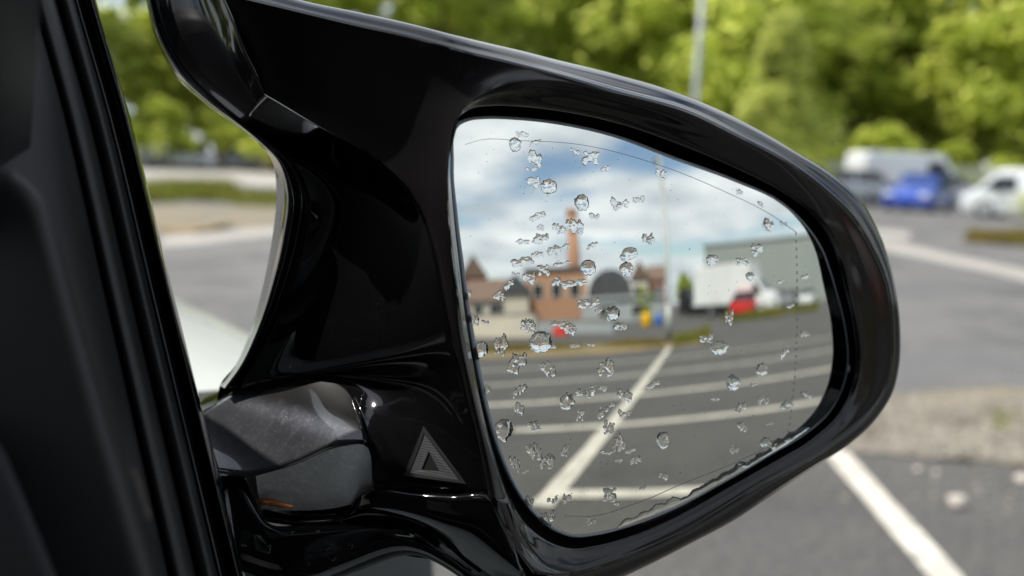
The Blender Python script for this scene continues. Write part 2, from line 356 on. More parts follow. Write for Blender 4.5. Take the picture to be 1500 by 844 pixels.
# grass
def leaf_mat(name, c1, c2, tr, k=.45, sc_=.5):
    m = bpy.data.materials.new(name); m.use_nodes = True; t = m.node_tree; t.nodes.clear()
    o = N(t, 'ShaderNodeOutputMaterial'); tcn = N(t, 'ShaderNodeTexCoord')
    nn = N(t, 'ShaderNodeTexNoise'); nn.inputs['Scale'].default_value = sc_; nn.inputs['Detail'].default_value = 5; t.links.new(tcn.outputs['Object'], nn.inputs['Vector'])
    mr = N(t, 'ShaderNodeMapRange'); mr.inputs[1].default_value = .35; mr.inputs[2].default_value = .65; t.links.new(nn.outputs[0], mr.inputs[0])
    mc = N(t, 'ShaderNodeMix', data_type='RGBA'); mc.inputs[6].default_value = (*c1, 1); mc.inputs[7].default_value = (*c2, 1); t.links.new(mr.outputs[0], mc.inputs[0])
    df = N(t, 'ShaderNodeBsdfDiffuse'); t.links.new(mc.outputs[2], df.inputs[0])
    tl = N(t, 'ShaderNodeBsdfTranslucent'); tl.inputs[0].default_value = (*tr, 1)
    ms = N(t, 'ShaderNodeMixShader'); ms.inputs[0].default_value = k; t.links.new(df.outputs[0], ms.inputs[1]); t.links.new(tl.outputs[0], ms.inputs[2])
    t.links.new(ms.outputs[0], o.inputs[0]); return m
M['grass'] = leaf_mat('grass', (.12, .14, .03), (.22, .20, .06), (.25, .28, .05), .35, .4)
M['grass_dry'] = leaf_mat('dry_grass', (.22, .17, .06), (.18, .165, .05), (.26, .2, .06), .3, .8)
def grass_patch(name, pts, n, hmin, hmax, m, seed, label, wd=.012, lump=.6):
    """pts: four ground corners"""
    r = random.Random(seed); V, F = [], []; a0, a1, a2, a3 = pts; c = 0
    while c < n:
        u, v = r.random(), r.random(); p = a0.lerp(a1, u).lerp(a3.lerp(a2, u), v)
        g = mnoise.noise(Vector((p.x * lump, p.y * lump, seed)))
        if g + r.uniform(-.35, .35) < -.12: c += .25; continue
        c += 1; h = r.uniform(hmin, hmax) * (1 + .9 * g); an = r.uniform(0, 6.28); w_ = wd * r.uniform(.7, 1.5)
        dx_, dy_ = math.cos(an), math.sin(an); ln = r.uniform(0, .5) * h; base = len(V)
        V += [Vector((p.x - dx_ * w_, p.y - dy_ * w_, 0)), Vector((p.x + dx_ * w_, p.y + dy_ * w_, 0)), Vector((p.x + dx_ * w_ * .6 - dy_ * ln * .4, p.y + dy_ * w_ * .6 + dx_ * ln * .4, h * .6)), Vector((p.x - dy_ * ln, p.y + dx_ * ln, h))]
        F += [(base, base + 1, base + 2), (base, base + 2, base + 3)]
    return tag(link(name, mesh(name, V, F), m), label, 'grass', kind='stuff')
grass_patch('grass', [PZ(40, 294), PZ(345, 300), PZ(345, 284), PZ(40, 270)], 6000, .15, .42, M['grass'], 2, 'rough green grass verge beyond the sandy ground', .02)
grass_patch('grass', [PZ(345, 303), PZ(700, 316), PZ(700, 300), PZ(345, 286)], 2500, .1, .3, M['grass'], 3, 'thin yellow green grass beyond the concrete strip', .02)
grass_patch('grass', [PZ(0, 228), PZ(640, 252), PZ(640, 247), PZ(0, 222)], 5000, .2, .6, M['grass_dry'], 4, 'orange dry grass along the far path edge', .05, .2)
grass_patch('grass', [PZ(1412, 356), PZ(1560, 366), PZ(1560, 346), PZ(1425, 342)], 3500, .08, .22, M['grass_dry'], 5, 'yellow dry grass in front of the leafy bush', .015)
grass_patch('moss', [PZ(1440, 632), PZ(1490, 632), PZ(1490, 606), PZ(1450, 606)], 500, .008, .03, leaf_mat('moss', (.16, .20, .02), (.28, .28, .03), (.3, .3, .03), .3, 6), 6, 'yellow green moss tuft on the gravel patch', .005, 6)

# ================================================================== TREES
M['bark'] = mat('bark', (.09, .07, .05), .9, noise=(6, (.05, .04, .03), .4, .7))
M['leaf'] = leaf_mat('leaf_green', (.27, .33, .065), (.38, .43, .11), (.74, .80, .19), .62)
M['leaf_light'] = leaf_mat('leaf_light', (.30, .36, .08), (.42, .46, .13), (.70, .74, .22), .52)
M['leaf_dark'] = leaf_mat('leaf_dark', (.24, .29, .055), (.34, .38, .09), (.70, .76, .16), .6)
def crown_mesh(name, h, wd, base, nleaf, ls, seed, nblob=26, cone=False):
    r = random.Random(seed); blobs = []
    for i in range(nblob):
        t = r.random() ** .8; z = base + (h - base) * t
        env = (1 - t) * 1.15 + .05 if cone else math.sin(math.pi * min(1, .18 + .80 * t)) ** .7
        an = r.uniform(0, 6.28); rad = wd / 2 * env * math.sqrt(r.random()) * .8
        blobs.append((Vector((rad * math.cos(an), rad * math.sin(an), z)), wd * r.uniform(.06, .17) * (.6 + .5 * env)))
    V, F = [], []
    for i in range(nleaf):
        c, br = blobs[r.randrange(nblob)]
        d = Vector((r.gauss(0, 1), r.gauss(0, 1), r.gauss(0, 1))).normalized()
        p = c + Vector((d.x, d.y, d.z * .75)) * br * (r.random() ** .4) * r.uniform(.8, 1.55)
        if mnoise.noise(p * .9 + Vector((seed, 0, 0))) < -.34: continue
        nrm = (d + Vector((r.uniform(-.8, .8), r.uniform(-.8, .8), r.uniform(-.3, 1)))).normalized()
        a = nrm.orthogonal().normalized(); a.rotate(Matrix.Rotation(r.uniform(0, 6.28), 3, nrm)); b = nrm.cross(a)
        s = ls * r.uniform(.6, 1.3); k = len(V)
        V += [p + a * s, p + b * s * .55, p - a * s * .9, p - b * s * .55]; F.append((k, k + 1, k + 2, k + 3))
    return mesh(name, V, F)
def trunk_mesh(name, h, base, rad, wd, seed):
    r = random.Random(seed); V, F = [], []
    pts = [Vector((r.uniform(-.1, .1) * i, r.uniform(-.1, .1) * i, h * .85 * i / 6)) for i in range(7)]; pts[0].z = -.1
    tube_vf(pts, [rad * (1 - .14 * i) for i in range(7)], 8, V, F)
    for i in range(9):
        k = r.randrange(1, 5); p0 = pts[k].lerp(pts[k + 1], r.random()); an = r.uniform(0, 6.28); L = wd * r.uniform(.22, .4)
        q = p0 + Vector((math.cos(an) * L, math.sin(an) * L, L * r.uniform(.5, 1.1)))
        tube_vf([p0, p0.lerp(q, .5) + Vector((0, 0, .1 * L)), q], [rad * .38, rad * .25, rad * .08], 6, V, F)
    return mesh(name, V, F)
def make_tree(h, wd, base, nleaf, ls, m, seed, rad=.22, cone=False, nblob=26, name='tree'):
    t = empty(name); link('trunk', trunk_mesh('trunk', h, base, rad, wd, seed), M['bark'], t, True)
    link('crown', crown_mesh('crown', h, wd, base, nleaf, ls, seed, nblob, cone), m, t); return t
protos = [make_tree(17, 11, 2.2, 13000, .38, M['leaf'], 11, .28, nblob=80), make_tree(15, 9.5, 1.8, 11500, .37, M['leaf'], 23, .24, nblob=70),
          make_tree(19, 10, 2.5, 13000, .38, M['leaf_dark'], 37, .3, nblob=80), make_tree(13, 9, 1.2, 10500, .36, M['leaf_light'], 51, .2, nblob=64)]
used_p = set()
def plant(i, loc, s, rz, label, group, name='tree', cat='tree'):
    t = protos[i] if i not in used_p else copy_tree(protos[i]); used_p.add(i); t.name = name
    t.location = loc; t.scale = (s, s, s * rnd.uniform(.95, 1.08)); t.rotation_euler.z = rz; tag(t, label, cat, group); return t
BELT = ('broad full crowned green tree in the front row of the belt', 'medium rounded green tree in the front row of the belt', 'tallest darker green tree in the front row of the belt', 'shorter pale green tree in the front row of the belt')
BACK = tuple(b.replace('front row', 'back row') for b in BELT); GRP = ('broad', 'medium', 'dark tall', 'short pale')
px_ = -260; k = 0
while px_ < 1760:
    gap = abs(px_ - 545) < 50 or abs(px_ - 1385) < 45 or abs(px_ - 175) < 40
    if not gap:
        rng = rnd.uniform(60, 72); i = (0, 1, 0, 2, 1, 3, 0, 2)[k % 8]; plant(i, PR(px_, rng), rnd.uniform(.95, 1.2), rnd.uniform(0, 6.28), BELT[i], GRP[i] + ' trees in the front row of the belt')
    k += 1; px_ += rnd.uniform(62, 92)
for j, (px_, rng, i, s) in enumerate(((-150, 82, 0, 1.1), (60, 86, 1, 1.1), (300, 84, 2, 1.0), (430, 80, 0, 1.0), (640, 82, 1, 1.25), (720, 78, 0, 1.15), (800, 84, 2, 1.2), (895, 76, 3, 1.35), (1065, 78, 3, 1.3), (1225, 77, 0, 1.1), (1355, 80, 3, 1.0), (980, 80, 0, 1.2), (1150, 84, 2, 1.2), (1290, 82, 1, 1.15), (1480, 86, 0, 1.25), (1650, 84, 2, 1.2))):
    plant(i, PR(px_, rng), s, j * 1.3, BACK[i], GRP[i] + ' trees in the back row of the belt')
for j, ya in enumerate((-4, -12, -19, -27, -36, -46, -57, -69, 74, 82, 91, 101)):      # the belt runs on beyond the frame
    i = (0, 2, 1, 0, 3, 1, 0, 2, 1, 0, 2, 0)[j]; q = yawv(ya) * (66 + 5 * (j % 3)); plant(i, Vector((q.x, q.y, 0)), 1.05 + .05 * (j % 4), j * .9, BELT[i], GRP[i] + ' trees in the front row of the belt')
# nearer pale conical tree and the understorey
ct = make_tree(7.4, 6.0, .2, 14000, .15, M['leaf_light'], 77, .12, True, 60); ct.name = 'pale_tree'
ct.location = PR(1128, 40); tag(ct, 'pale yellow green conical young tree standing before the dark belt', 'tree')
protos.append(make_tree(3.2, 4.6, .0, 3000, .18, M['leaf_dark'], 91, .06, nblob=16, name='shrub'))
for j in range(22):
    plant(4, PR(-200 + j * 88 + rnd.uniform(-20, 20), rnd.uniform(53, 58)), rnd.uniform(.8, 1.25), rnd.uniform(0, 6.28), 'dark leafy shrub filling the foot of the tree belt', 'shrubs under the tree belt', 'shrub', 'shrub')
bs = make_tree(1.15, 2.0, .0, 3600, .06, M['leaf_light'], 101, .03, nblob=14, name='leafy_bush'); bs.location = PZ(1545, 354); tag(bs, 'bright green leafy bush behind the yellow dry grass', 'bush')
# lamp column ahead
M['galv'] = mat('galvanised_steel', (.36, .38, .39), .5, metal=.4, noise=(3, (.28, .3, .31), .4, .7))
def lamp_post(loc, h, rad, rz, label, globe=False):
    t = empty('lamp_post', loc, rz)
    tube('column', [(0, 0, 0), (0, 0, 1.1)], [rad * 1.5, rad * 1.5], M['galv'], t, 14)
    tube('shaft', [(0, 0, 1.1), (0, 0, 1.2), (0, 0, h)], [rad * 1.5, rad, rad * .75], M['galv'], t, 14)
    box('access_door', (0, -rad * 1.5, .6), (rad * 1.4, .012, .4), M['galv'], t)
    tube('bracket_arm', [(0, 0, h - .06), (0, -.35, h + .06), (0, -.6, h + .1)], rad * .5, M['galv'], t, 8)
    hd = box('lamp_head', (0, -.75, h + .1), (.24, .5, .1), M['galv'], t, bev=.03)
    box('lens', (0, -.78, h + .035), (.18, .36, .05), M['lamp_clear'], hd, bev=.012)
    tag(t, label, 'lamp post'); return t
lamp_post(PR(1008, 13), 6.2, .045, 1.0, 'slim grey lamp column against the tree belt')
# grey fence before the trees on the right
def steel_fence(a, b, h, label):
    a = Vector((a.x, a.y, 0)); b = Vector((b.x, b.y, 0)); d = (b - a); L = d.length; d.normalize(); t = empty('steel_fence', a, math.atan2(d.y, d.x))
    n = int(L / 2.7)
    for i in range(n + 1): box('post', (i * L / n, 0, h / 2), (.1, .1, h), M['galv'], t)
    for z in (.35, h - .3): box('rail', (L / 2, -.06, z), (L, .04, .06), M['galv'], t)
    bm = bmesh.new(); x = .08
    while x < L: box_bm(bm, Vector((x, -.09, h / 2)), (.07, .015, h - .1)); x += .155
    tag(link('pales', from_bm(bm, 'pales'), M['galv'], t), kind='stuff'); tag(t, label, 'fence'); return t
steel_fence(PR(1170, 52), PR(1640, 50), 2.0, 'grey steel palisade fence behind the parked vans')

# ================================================================== VEHICLES
def wheel(parent, loc, r, wd, side):
    wh = empty('wheel', loc, 0, parent)
    V, F = [], []; seg = 20; prof = [(r * .62, -wd / 2), (r * .95, -wd / 2), (r, -wd * .3), (r, wd * .3), (r * .95, wd / 2), (r * .62, wd / 2)]
    for y, (rr, xx) in enumerate(prof):
        for k in range(seg): V.append(Vector((xx, rr * math.cos(6.2832 * k / seg), rr * math.sin(6.2832 * k / seg))))
    for y in range(len(prof)):
        for k in range(seg): F.append((y * seg + k, y * seg + (k + 1) % seg, ((y + 1) % len(prof)) * seg + (k + 1) % seg, ((y + 1) % len(prof)) * seg + k))
    link('tyre', recalc(mesh('tyre', V, F)), M['tyre'], wh, True)
    V, F = [], []
    for k in range(seg): V.append(Vector((side * wd * .38, r * .63 * math.cos(6.2832 * k / seg), r * .63 * math.sin(6.2832 * k / seg))))
    V.append(Vector((side * wd * .46, 0, 0)))
    for k in range(seg):
        if k % 4 != 3: F.append((k, (k + 1) % seg, seg))
    link('rim', mesh('rim', V, F), M['rim'], wh)
    return wh
def vehicle(name, loc, yaw, L, W, H, style, paint, label, cat, group=None, dark_rear=False, glass=None):
    """local frame: nose to +Y, base centre at the origin"""
    glass = glass or M['car_glass']
    t = empty(name, loc, yaw); gr = .18
    if style == 'van':       body = [(-L/2, .35), (-L/2 + .02, H - .12), (-L/2 + .15, H), (L*.20, H), (L*.27, H - .08), (L*.385, H*.58), (L*.48, H*.48), (L/2, H*.40), (L/2, .3), (L/2 - .08, gr), (-L/2 + .08, gr)]
    elif style == 'hatch':   body = [(-L/2, .4), (-L/2 + .03, H*.62), (L*.12, H*.66), (L*.19, H*.64), (L*.44, H*.54), (L/2, H*.42), (L/2, .3), (L/2 - .08, gr), (-L/2 + .08, gr)]
    else:                    body = [(-L/2, .4), (-L/2 + .03, H*.60), (-L*.36, H*.66), (L*.15, H*.66), (L*.20, H*.64), (L*.45, H*.54), (L/2, H*.42), (L/2, .3), (L/2 - .08, gr), (-L/2 + .08, gr)]
    prism('body', body, lambda p, s: Vector((W/2 * (1 if s else -1) * (.97 if p[1] > H*.75 else 1), p[0], p[1])), paint, t, .07)
    if style != 'van':
        cab = [(-L/2 + .06, H*.62), (-L*.42, H*.93), (-L*.34, H - .03), (L*.0, H - .02), (L*.19, H*.64)] if style == 'hatch' else [(-L*.38, H*.64), (-L*.25, H*.95), (-L*.18, H - .02), (L*.01, H - .02), (L*.20, H*.64)]
        prism('cabin_glass', cab, lambda p, s: Vector(((W/2 - .03 - (p[1] - H*.6) * .42) * (1 if s else -1), p[0], p[1])), glass, t, .04)
        y0, y1 = (-L*.40, L*.02) if style == 'hatch' else (-L*.235, L*.02)
        box('roof', (0, (y0 + y1) / 2, H - .005), (W - .42, y1 - y0, .05), paint, t, bev=.02)
        for s in (-1, 1):
            for (ya, yb) in ((-L*.12, -L*.105),):
                prism('pillar', [(ya, H*.64), (ya, H*.97), (yb + .03, H*.97), (yb + .03, H*.64)], lambda p, q, s=s: Vector((s * (W/2 - .02 - (p[1] - H*.6) * .42 + (.012 if q else -.03)), p[0], p[1])), paint, t)
    else:
        for s in (-1, 1):
            prism('side_window', [(L*.10, H*.56), (L*.10, H*.86), (L*.235, H*.86), (L*.355, H*.57)], lambda p, q, s=s: Vector((s * (W/2 * .985 + (.022 if q else -.05)), p[0], p[1])), M['car_glass'], t)
        prism('windscreen', [(-W*.43, 0), (W*.43, 0), (W*.40, 1), (-W*.40, 1)], lambda p, q: Vector((p[0], L*(.385 - .108 * p[1]) + (.03 if q else -.05), H*(.585 + .33 * p[1]) + (.02 if q else -.03))), M['car_glass'], t)
        for s in (-1, 1): box('rear_door', (s * W*.24, -L/2 - .012, H*.55), (W*.46, .03, H*.74), M['black_plastic'] if dark_rear else paint, t, bev=.012)
    for s in (-1, 1):
        box('headlight', (s * W*.36, L/2 - .03, H*(.37 if style == 'van' else .44)), (W*.2, .12, .16), M['lamp_clear'], t, bev=.03)
        box('tail_light', (s * W*.44, -L/2 - .01, H*(.42 if style == 'van' else .56)), (W*.09, .07, .26), M['lamp_red'], t, bev=.02)
        box('door_mirror', (s * (W/2 + .09), L*.22, H*(.55 if style == 'van' else .66)), (.17, .08, .16), M['black_plastic'], t, bev=.03)
        for y in (-L*.31, L*.31): wheel(t, (s * (W/2 - .09), y, .32), .32, .2, s)
    box('front_bumper', (0, L/2 - .02, .33), (W*.96, .14, .22), M['black_plastic'] if style == 'van' else paint, t, bev=.05)
    box('rear_bumper', (0, -L/2 + .0, .36), (W*.96, .16, .2), M['black_plastic'] if style == 'van' else paint, t, bev=.05)
    tag(t, label, cat, group); return t
def yaw_of(v): return math.atan2(v.y, v.x) - math.pi / 2     # local +Y along v
def side_on(px, ang):                                         # heading relative to the line of sight at a pixel column
    r = ray(px, 300); return yaw_of(Vector((r.x, r.y, 0))) + R(ang)
vehicle('panel_van', PR(1322, 48), side_on(1322, -58), 5.2, 1.95, 2.4, 'van', M['van_white'], 'tall white panel van parked behind the blue hatchback', 'van')
vehicle('small_van', PR(1520, 35), side_on(1520, 74), 4.3, 1.75, 1.66, 'van', M['white_paint'], 'small white van parked behind the green bush', 'van')
vehicle('parked_car', PR(1222, 43), side_on(1222, 120), 4.2, 1.78, 1.5, 'hatch', M['silver'], 'silver hatchback half hidden behind the mirror housing', 'car')
vehicle('parked_car', PR(1392, 47), side_on(1392, -70), 4.3, 1.78, 1.45, 'saloon', M['silver'], 'pale silver car between the tall van and the small van', 'car')
vehicle('parked_car', PR(262, 56), side_on(262, 80), 4.3, 1.78, 1.45, 'saloon', M['silver'], 'silver car parked under the trees beyond the verge', 'car')
vehicle('parked_car', PR(330, 58), side_on(330, 85), 4.2, 1.75, 1.45, 'hatch', M['grey_paint'], 'dark grey car parked under the trees beyond the verge', 'car')
M['blue_paint'] = mat('blue_paint', (.012, .06, .38), .28, coat=1.0)
vehicle('parked_car', PR(1346, 39), side_on(1346, 166), 3.9, 1.74, 1.42, 'hatch', M['blue_paint'], 'bright blue hatchback parked in front of the tall white van', 'car', glass=mat('blue_glass', (.012, .04, .16), .15))

# ================================================================== BEHIND THE CAR (seen in the mirror)
for i, (a, b, wd, lab) in enumerate((
        ((792, 742), (985, 503), .14, 'long white bay line running back to the lamp post base'),
        ((806, 724), (1004, 721), .15, 'white bay line nearest the car, crossing behind it'),
        ((752, 631), (1104, 603), .155, 'second white bay line from the car, crossing behind it'),
        ((760, 592), (1151, 552), .175, 'third white bay line from the car, crossing behind it'),
        ((770, 562), (1151, 524), .22, 'fourth white bay line from the car, crossing behind it'),
        ((760, 541), (1110, 510), .22, 'fifth white bay line from the car, crossing behind it'))):
    stripe(mir_ground(*a), mir_ground(*b), wd, M['line'] if i < 4 else M['line_old'], lab, ext1=(0, 1.5, 6, 7, 7, 7)[i], ext0=(.0, .0, .0, 1, 1, 1)[i])
def away(p): return Vector((p.x, p.y, 0)).normalized()
def mpoly(pts, dist=None): return [mir_ground(*p) if dist is None else mir_at(p[0], p[1], dist) for p in pts]
sheet('dry_verge', ragged(mpoly([(700, 524), (860, 520), (976, 509), (1030, 505), (1030, 497), (975, 500), (860, 506), (700, 510)]), .12, 8, 9), .006, M['dry'], label='rusty dry verge at the foot of the rear lamp post', cat='ground')
def mgrass(px0, py0, px1, py1, dpt, n, h0, h1, m, seed, label):
    a, b = mir_ground(px0, py0), mir_ground(px1, py1); q = away((a + b) / 2) * dpt
    return grass_patch('grass', [a, b, b + q, a + q], n, h0, h1, m, seed, label, .014)
mgrass(985, 507, 1040, 500, 2.5, 2200, .1, .35, M['grass'], 21, 'green grass tuft strip beside the rear lamp post')
mgrass(700, 517, 975, 506, 1.5, 3000, .06, .2, M['grass_dry'], 22, 'rusty dry grass along the rear verge')
mgrass(1060, 474, 1200, 455, 3.0, 2500, .15, .5, M['grass'], 23, 'green weeds growing in front of the rear parked cars')
pl = mir_ground(979, 502)
lp = lamp_post(Vector((pl.x, pl.y, 0)), 5.2, .075, .3, 'pale lamp post standing at the end of the long bay line')

def brick_mat(name, c1, c2, mort, s):
    m = bpy.data.materials.new(name); m.use_nodes = True; t = m.node_tree; b = t.nodes['Principled BSDF']; b.inputs['Roughness'].default_value = .9
    tcn = N(t, 'ShaderNodeTexCoord'); br = N(t, 'ShaderNodeTexBrick'); br.inputs['Color1'].default_value = (*c1, 1); br.inputs['Color2'].default_value = (*c2, 1); br.inputs['Mortar'].default_value = (*mort, 1)
    br.inputs['Scale'].default_value = s; mp = N(t, 'ShaderNodeMapping'); mp.inputs['Rotation'].default_value = (R(90), 0, 0)
    t.links.new(tcn.outputs['Object'], mp.inputs[0]); t.links.new(mp.outputs[0], br.inputs[0]); t.links.new(br.outputs[0], b.inputs['Base Color']); return m
M['brick'] = brick_mat('orange_brick', (.42, .21, .12), (.36, .18, .10), (.36, .28, .22), 4)
M['brick_red'] = brick_mat('red_brick', (.36, .10, .06), (.3, .08, .05), (.3, .25, .2), 4)
M['render_wall'] = mat('cream_wall', (.55, .50, .42), .9, noise=(.6, (.45, .42, .36), .4, .7))
M['grey_wall'] = mat('grey_wall', (.33, .36, .38), .8, noise=(.4, (.26, .29, .31), .4, .7))
M['slate'] = mat('slate_roof', (.055, .06, .07), .7, noise=(1.5, (.09, .09, .1), .4, .7))
M['cladding'] = mat('grey_green_cladding', (.24, .275, .265), .6, noise=(.15, (.28, .31, .30), .4, .7))
M['tile_roof'] = mat('brown_tiles', (.13, .09, .07), .85, noise=(1.5, (.18, .12, .09), .4, .7))
M['win'] = mat('dark_window', (.03, .035, .04), .1, spec=.8)
M['white_trim'] = mat('white_trim', (.7, .7, .68), .6)
def facade(pxa, pxb, ytop, dist, pymid=440):
    """ground frame of a front wall seen between two mirror columns: origin, x axis, depth axis, width, height"""
    a, b = mir_at(pxa, pymid, dist), mir_at(pxb, pymid, dist); a = Vector((a.x, a.y, 0)); b = Vector((b.x, b.y, 0))
    x = (b - a); wd = x.length; x.normalize(); mid = (a + b) / 2; y = Vector((-x.y, x.x, 0))
    if y.dot(mid) < 0: y = -y
    return a, b, x, y, wd, mir_at((pxa + pxb) / 2, ytop, dist).z
def building(name, pxa, pxb, ytop, dist, depth, wall, roof, label, cat='building', ridge=0.0, windows=(), gable=True):
    a, b, x, y, wd, h = facade(pxa, pxb, ytop, dist); mid = (a + b) / 2
    t = empty(name, mid, math.atan2(x.y, x.x)); sg = 1 if Vector((-x.y, x.x, 0)).dot(y) > 0 else -1
    box('wall', (0, sg * depth / 2, h / 2), (wd, depth, h), wall, t)
    if ridge:
        if gable == 'front':
            prism('roof', [(-wd/2 - .3, h), (0, h + ridge), (wd/2 + .3, h)], lambda p, s: Vector((p[0], sg * (-.3 if s else depth + .3), p[1])), roof, t)
        else:
            prism('roof', [(-.3, h - .02), (depth / 2, h + ridge), (depth + .3, h - .02)], lambda p, s: Vector(((wd/2 + .3) * (1 if s else -1), sg * p[0], p[1])), roof, t)
    elif gable == 'arch':
        n = 16; prism('roof', [(-wd/2 * math.cos(math.pi * i / n), h + wd * .6 * math.sin(math.pi * i / n) ** .8) for i in range(n + 1)], lambda p, s: Vector((p[0], sg * (-.3 if s else depth + .3), p[1])), roof, t)
    else:
        box('roof', (0, sg * depth / 2, h + .12), (wd + .4, depth + .4, .24), roof, t)
    for (u, v, ww, wh) in windows:
        f = box('window', (u * wd, -sg * .02, v * h), (ww, .1, wh), M['white_trim'], t)
        box('pane', (u * wd, -sg * .06, v * h), (ww - .14, .05, wh - .14), M['win'], f)
    tag(t, label, cat); return t, sg
# chimney and brick works
cp = mir_at(842, 440, 78); ch = mir_at(841, 306, 78).z; t = empty('chimney_stack', Vector((cp.x, cp.y, 0)))
tube('shaft', [(0, 0, 0), (0, 0, ch * .5), (0, 0, ch - .8)], [1.05, .85, .68], M['brick'], t, 24)
tube('crown_band', [(0, 0, ch - .85), (0, 0, ch - .7), (0, 0, ch - .15), (0, 0, ch)], [.68, .82, .82, .74], M['brick'], t, 24)
tube('collar', [(0, 0, ch * .78), (0, 0, ch * .8)], [.82, .82], M['brick'], t, 24)
tag(t, 'tall tapering orange brick chimney rising above the works', 'chimney')
building('brick_works', 770, 860, 396, 50, 12, M['brick'], M['slate'], 'orange brick works building below the tall chimney', windows=((-.3, .62, 1, 1.3), (0, .62, 1, 1.3), (.3, .62, 1, 1.3)))
building('pale_gable_building', 738, 774, 428, 46, 10, M['render_wall'], M['slate'], 'pale gabled building against the orange brick works', ridge=1.4, gable='front')
building('arched_shed', 862, 926, 437, 56, 16, M['grey_wall'], M['slate'], 'dark round roofed shed beside the brick works', gable='arch')
building('grey_unit', 852, 972, 438, 42, 7, M['grey_wall'], M['grey_wall'], 'low pale grey unit in front of the round roofed shed', windows=((-.2, .5, 1.4, .8), (.2, .5, 1.4, .8)))
building('house', 926, 950, 408, 74, 8, M['render_wall'], M['tile_roof'], 'pale house with brown roof left of the rear lamp post', 'house', ridge=2.2, gable='front', windows=((-.2, .65, 1, 1.2), (.2, .65, 1, 1.2)))
building('house', 950, 974, 410, 78, 8, M['brick_red'], M['tile_roof'], 'red brick house right behind the rear lamp post', 'house', ridge=2.0, gable='side', windows=((-.2, .65, 1, 1.2), (.2, .65, 1, 1.2)))
building('house', 676, 712, 406, 70, 9, M['brick_red'], M['tile_roof'], 'red brick house with steep gable at the inner edge of the mirror', 'house', ridge=2.6, gable='front', windows=((-.2, .7, 1, 1.2), (.2, .7, 1, 1.2)))
building('terrace', 688, 748, 440, 52, 9, M['render_wall'], M['tile_roof'], 'low cream terrace with long brown tiled roof', 'building', ridge=2.0, gable='side', windows=((-.3, .6, 1, .9), (.1, .6, 1, .9), (.35, .6, 1, .9)))
def boundary_wall(pxa, pxb, ytop, ybase, label, m):
    a, b = mir_ground(pxa, ybase), mir_ground(pxb, ybase); a.z = b.z = 0; x = (b - a); L = x.length; dist = math.hypot((a.x + b.x) / 2, (a.y + b.y) / 2)
    h = max(.4, mir_at((pxa + pxb) / 2, ytop, dist).z); t = empty('boundary_wall', (a + b) / 2, math.atan2(x.y, x.x))
    box('wall', (0, 0, h / 2), (L, .22, h), m, t); box('coping', (0, 0, h + .035), (L + .04, .3, .07), M['concrete'], t)
    tag(t, label, 'wall'); return t
boundary_wall(660, 785, 462, 494, 'low cream boundary wall behind the rear verge', M['render_wall'])
boundary_wall(785, 900, 470, 488, 'low grey boundary wall joining the cream wall', M['grey_wall'])
# warehouse
t, sg = building('warehouse', 1034, 1260, 350, 84, 30, M['cladding'], M['cladding'], 'large grey green clad warehouse behind the box van', 'warehouse')
# vehicles behind
def rear_vehicle(name, px, ybase, ang, *a, **k):
    p = mir_ground(px, ybase); v = away(p); return vehicle(name, Vector((p.x, p.y, 0)), yaw_of(v) + R(ang), *a, **k)
p = mir_ground(1084, 463); v = away(p)
def box_van(loc, yaw, label):
    t = empty('box_van', loc, yaw); W, H = 2.3, 3.3
    bm_ = box('cargo_box', (0, -1.0, .75 + 1.25), (W, 4.6, 2.5), M['van_white'], t, bev=.05)
    for i in range(22):
        for s in (-1, 1): box('side_rib', (s * (W / 2 + .012), -3.15 + i * .2, 2.0), (.03, .05, 2.3), M['van_white'], bm_)
    for s in (-1, 1): box('rear_door', (s * W * .245, -3.32, 2.0), (W * .47, .04, 2.35), M['black_plastic'], t)
    prism('cab', [(1.25, .4), (1.25, 2.15), (1.65, 2.2), (2.35, 1.45), (2.95, 1.15), (3.0, .45), (2.9, .3), (1.3, .3)], lambda q, s: Vector((1.0 * (1 if s else -1), q[0], q[1])), M['van_white'], t, .06)
    for s in (-1, 1): prism('side_window', [(1.45, 1.25), (1.45, 2.0), (1.7, 2.02), (2.2, 1.3)], lambda q, r_, s=s: Vector((s * (.99 + (.03 if r_ else -.03)), q[0], q[1])), M['car_glass'], t)
    prism('windscreen', [(-.88, 0), (.88, 0), (.82, 1), (-.82, 1)], lambda q, r_: Vector((q[0], 2.33 - .63 * q[1] + (.03 if r_ else -.04), 1.48 + .66 * q[1] + (.03 if r_ else -.04))), M['car_glass'], t)
    box('chassis', (0, -.6, .6), (1.0, 5.2, .25), M['black_plastic'], t); box('rear_bumper', (0, -3.3, .5), (2.1, .12, .18), M['black_plastic'], t)
    for s in (-1, 1):
        wheel(t, (s * .9, 2.1, .36), .36, .22, s); wheel(t, (s * .95, -1.9, .36), .36, .3, s); box('headlight', (s * .75, 2.96, .85), (.4, .1, .22), M['lamp_clear'], t, bev=.03)
    tag(t, label, 'van'); return t
box_van(Vector((p.x, p.y, 0)), yaw_of(v) + R(112), 'white box van with ribbed sides parked before the warehouse')
rear_vehicle('parked_car', 1102, 462, 25, 4.0, 1.7, 1.5, 'hatch', M['red_paint'], 'small bright red hatchback parked against the box van', 'car')
rear_vehicle('parked_car', 1140, 452, 200, 4.3, 1.78, 1.5, 'hatch', M['silver'], 'silver hatchback next in line beyond the box van cab', 'car')
rear_vehicle('parked_car', 1160, 448, 195, 4.3, 1.78, 1.5, 'saloon', M['grey_paint'], 'dark grey saloon parked between the two pale cars', 'car')
rear_vehicle('parked_car', 1184, 446, 190, 4.3, 1.78, 1.5, 'hatch', M['white_paint'], 'white hatchback at the outer end of the rear row', 'car')
rear_vehicle('dark_van', 1018, 462, 165, 4.9, 1.95, 2.2, 'van', M['black_plastic'], 'black van parked at the tail of the white box van', 'van')

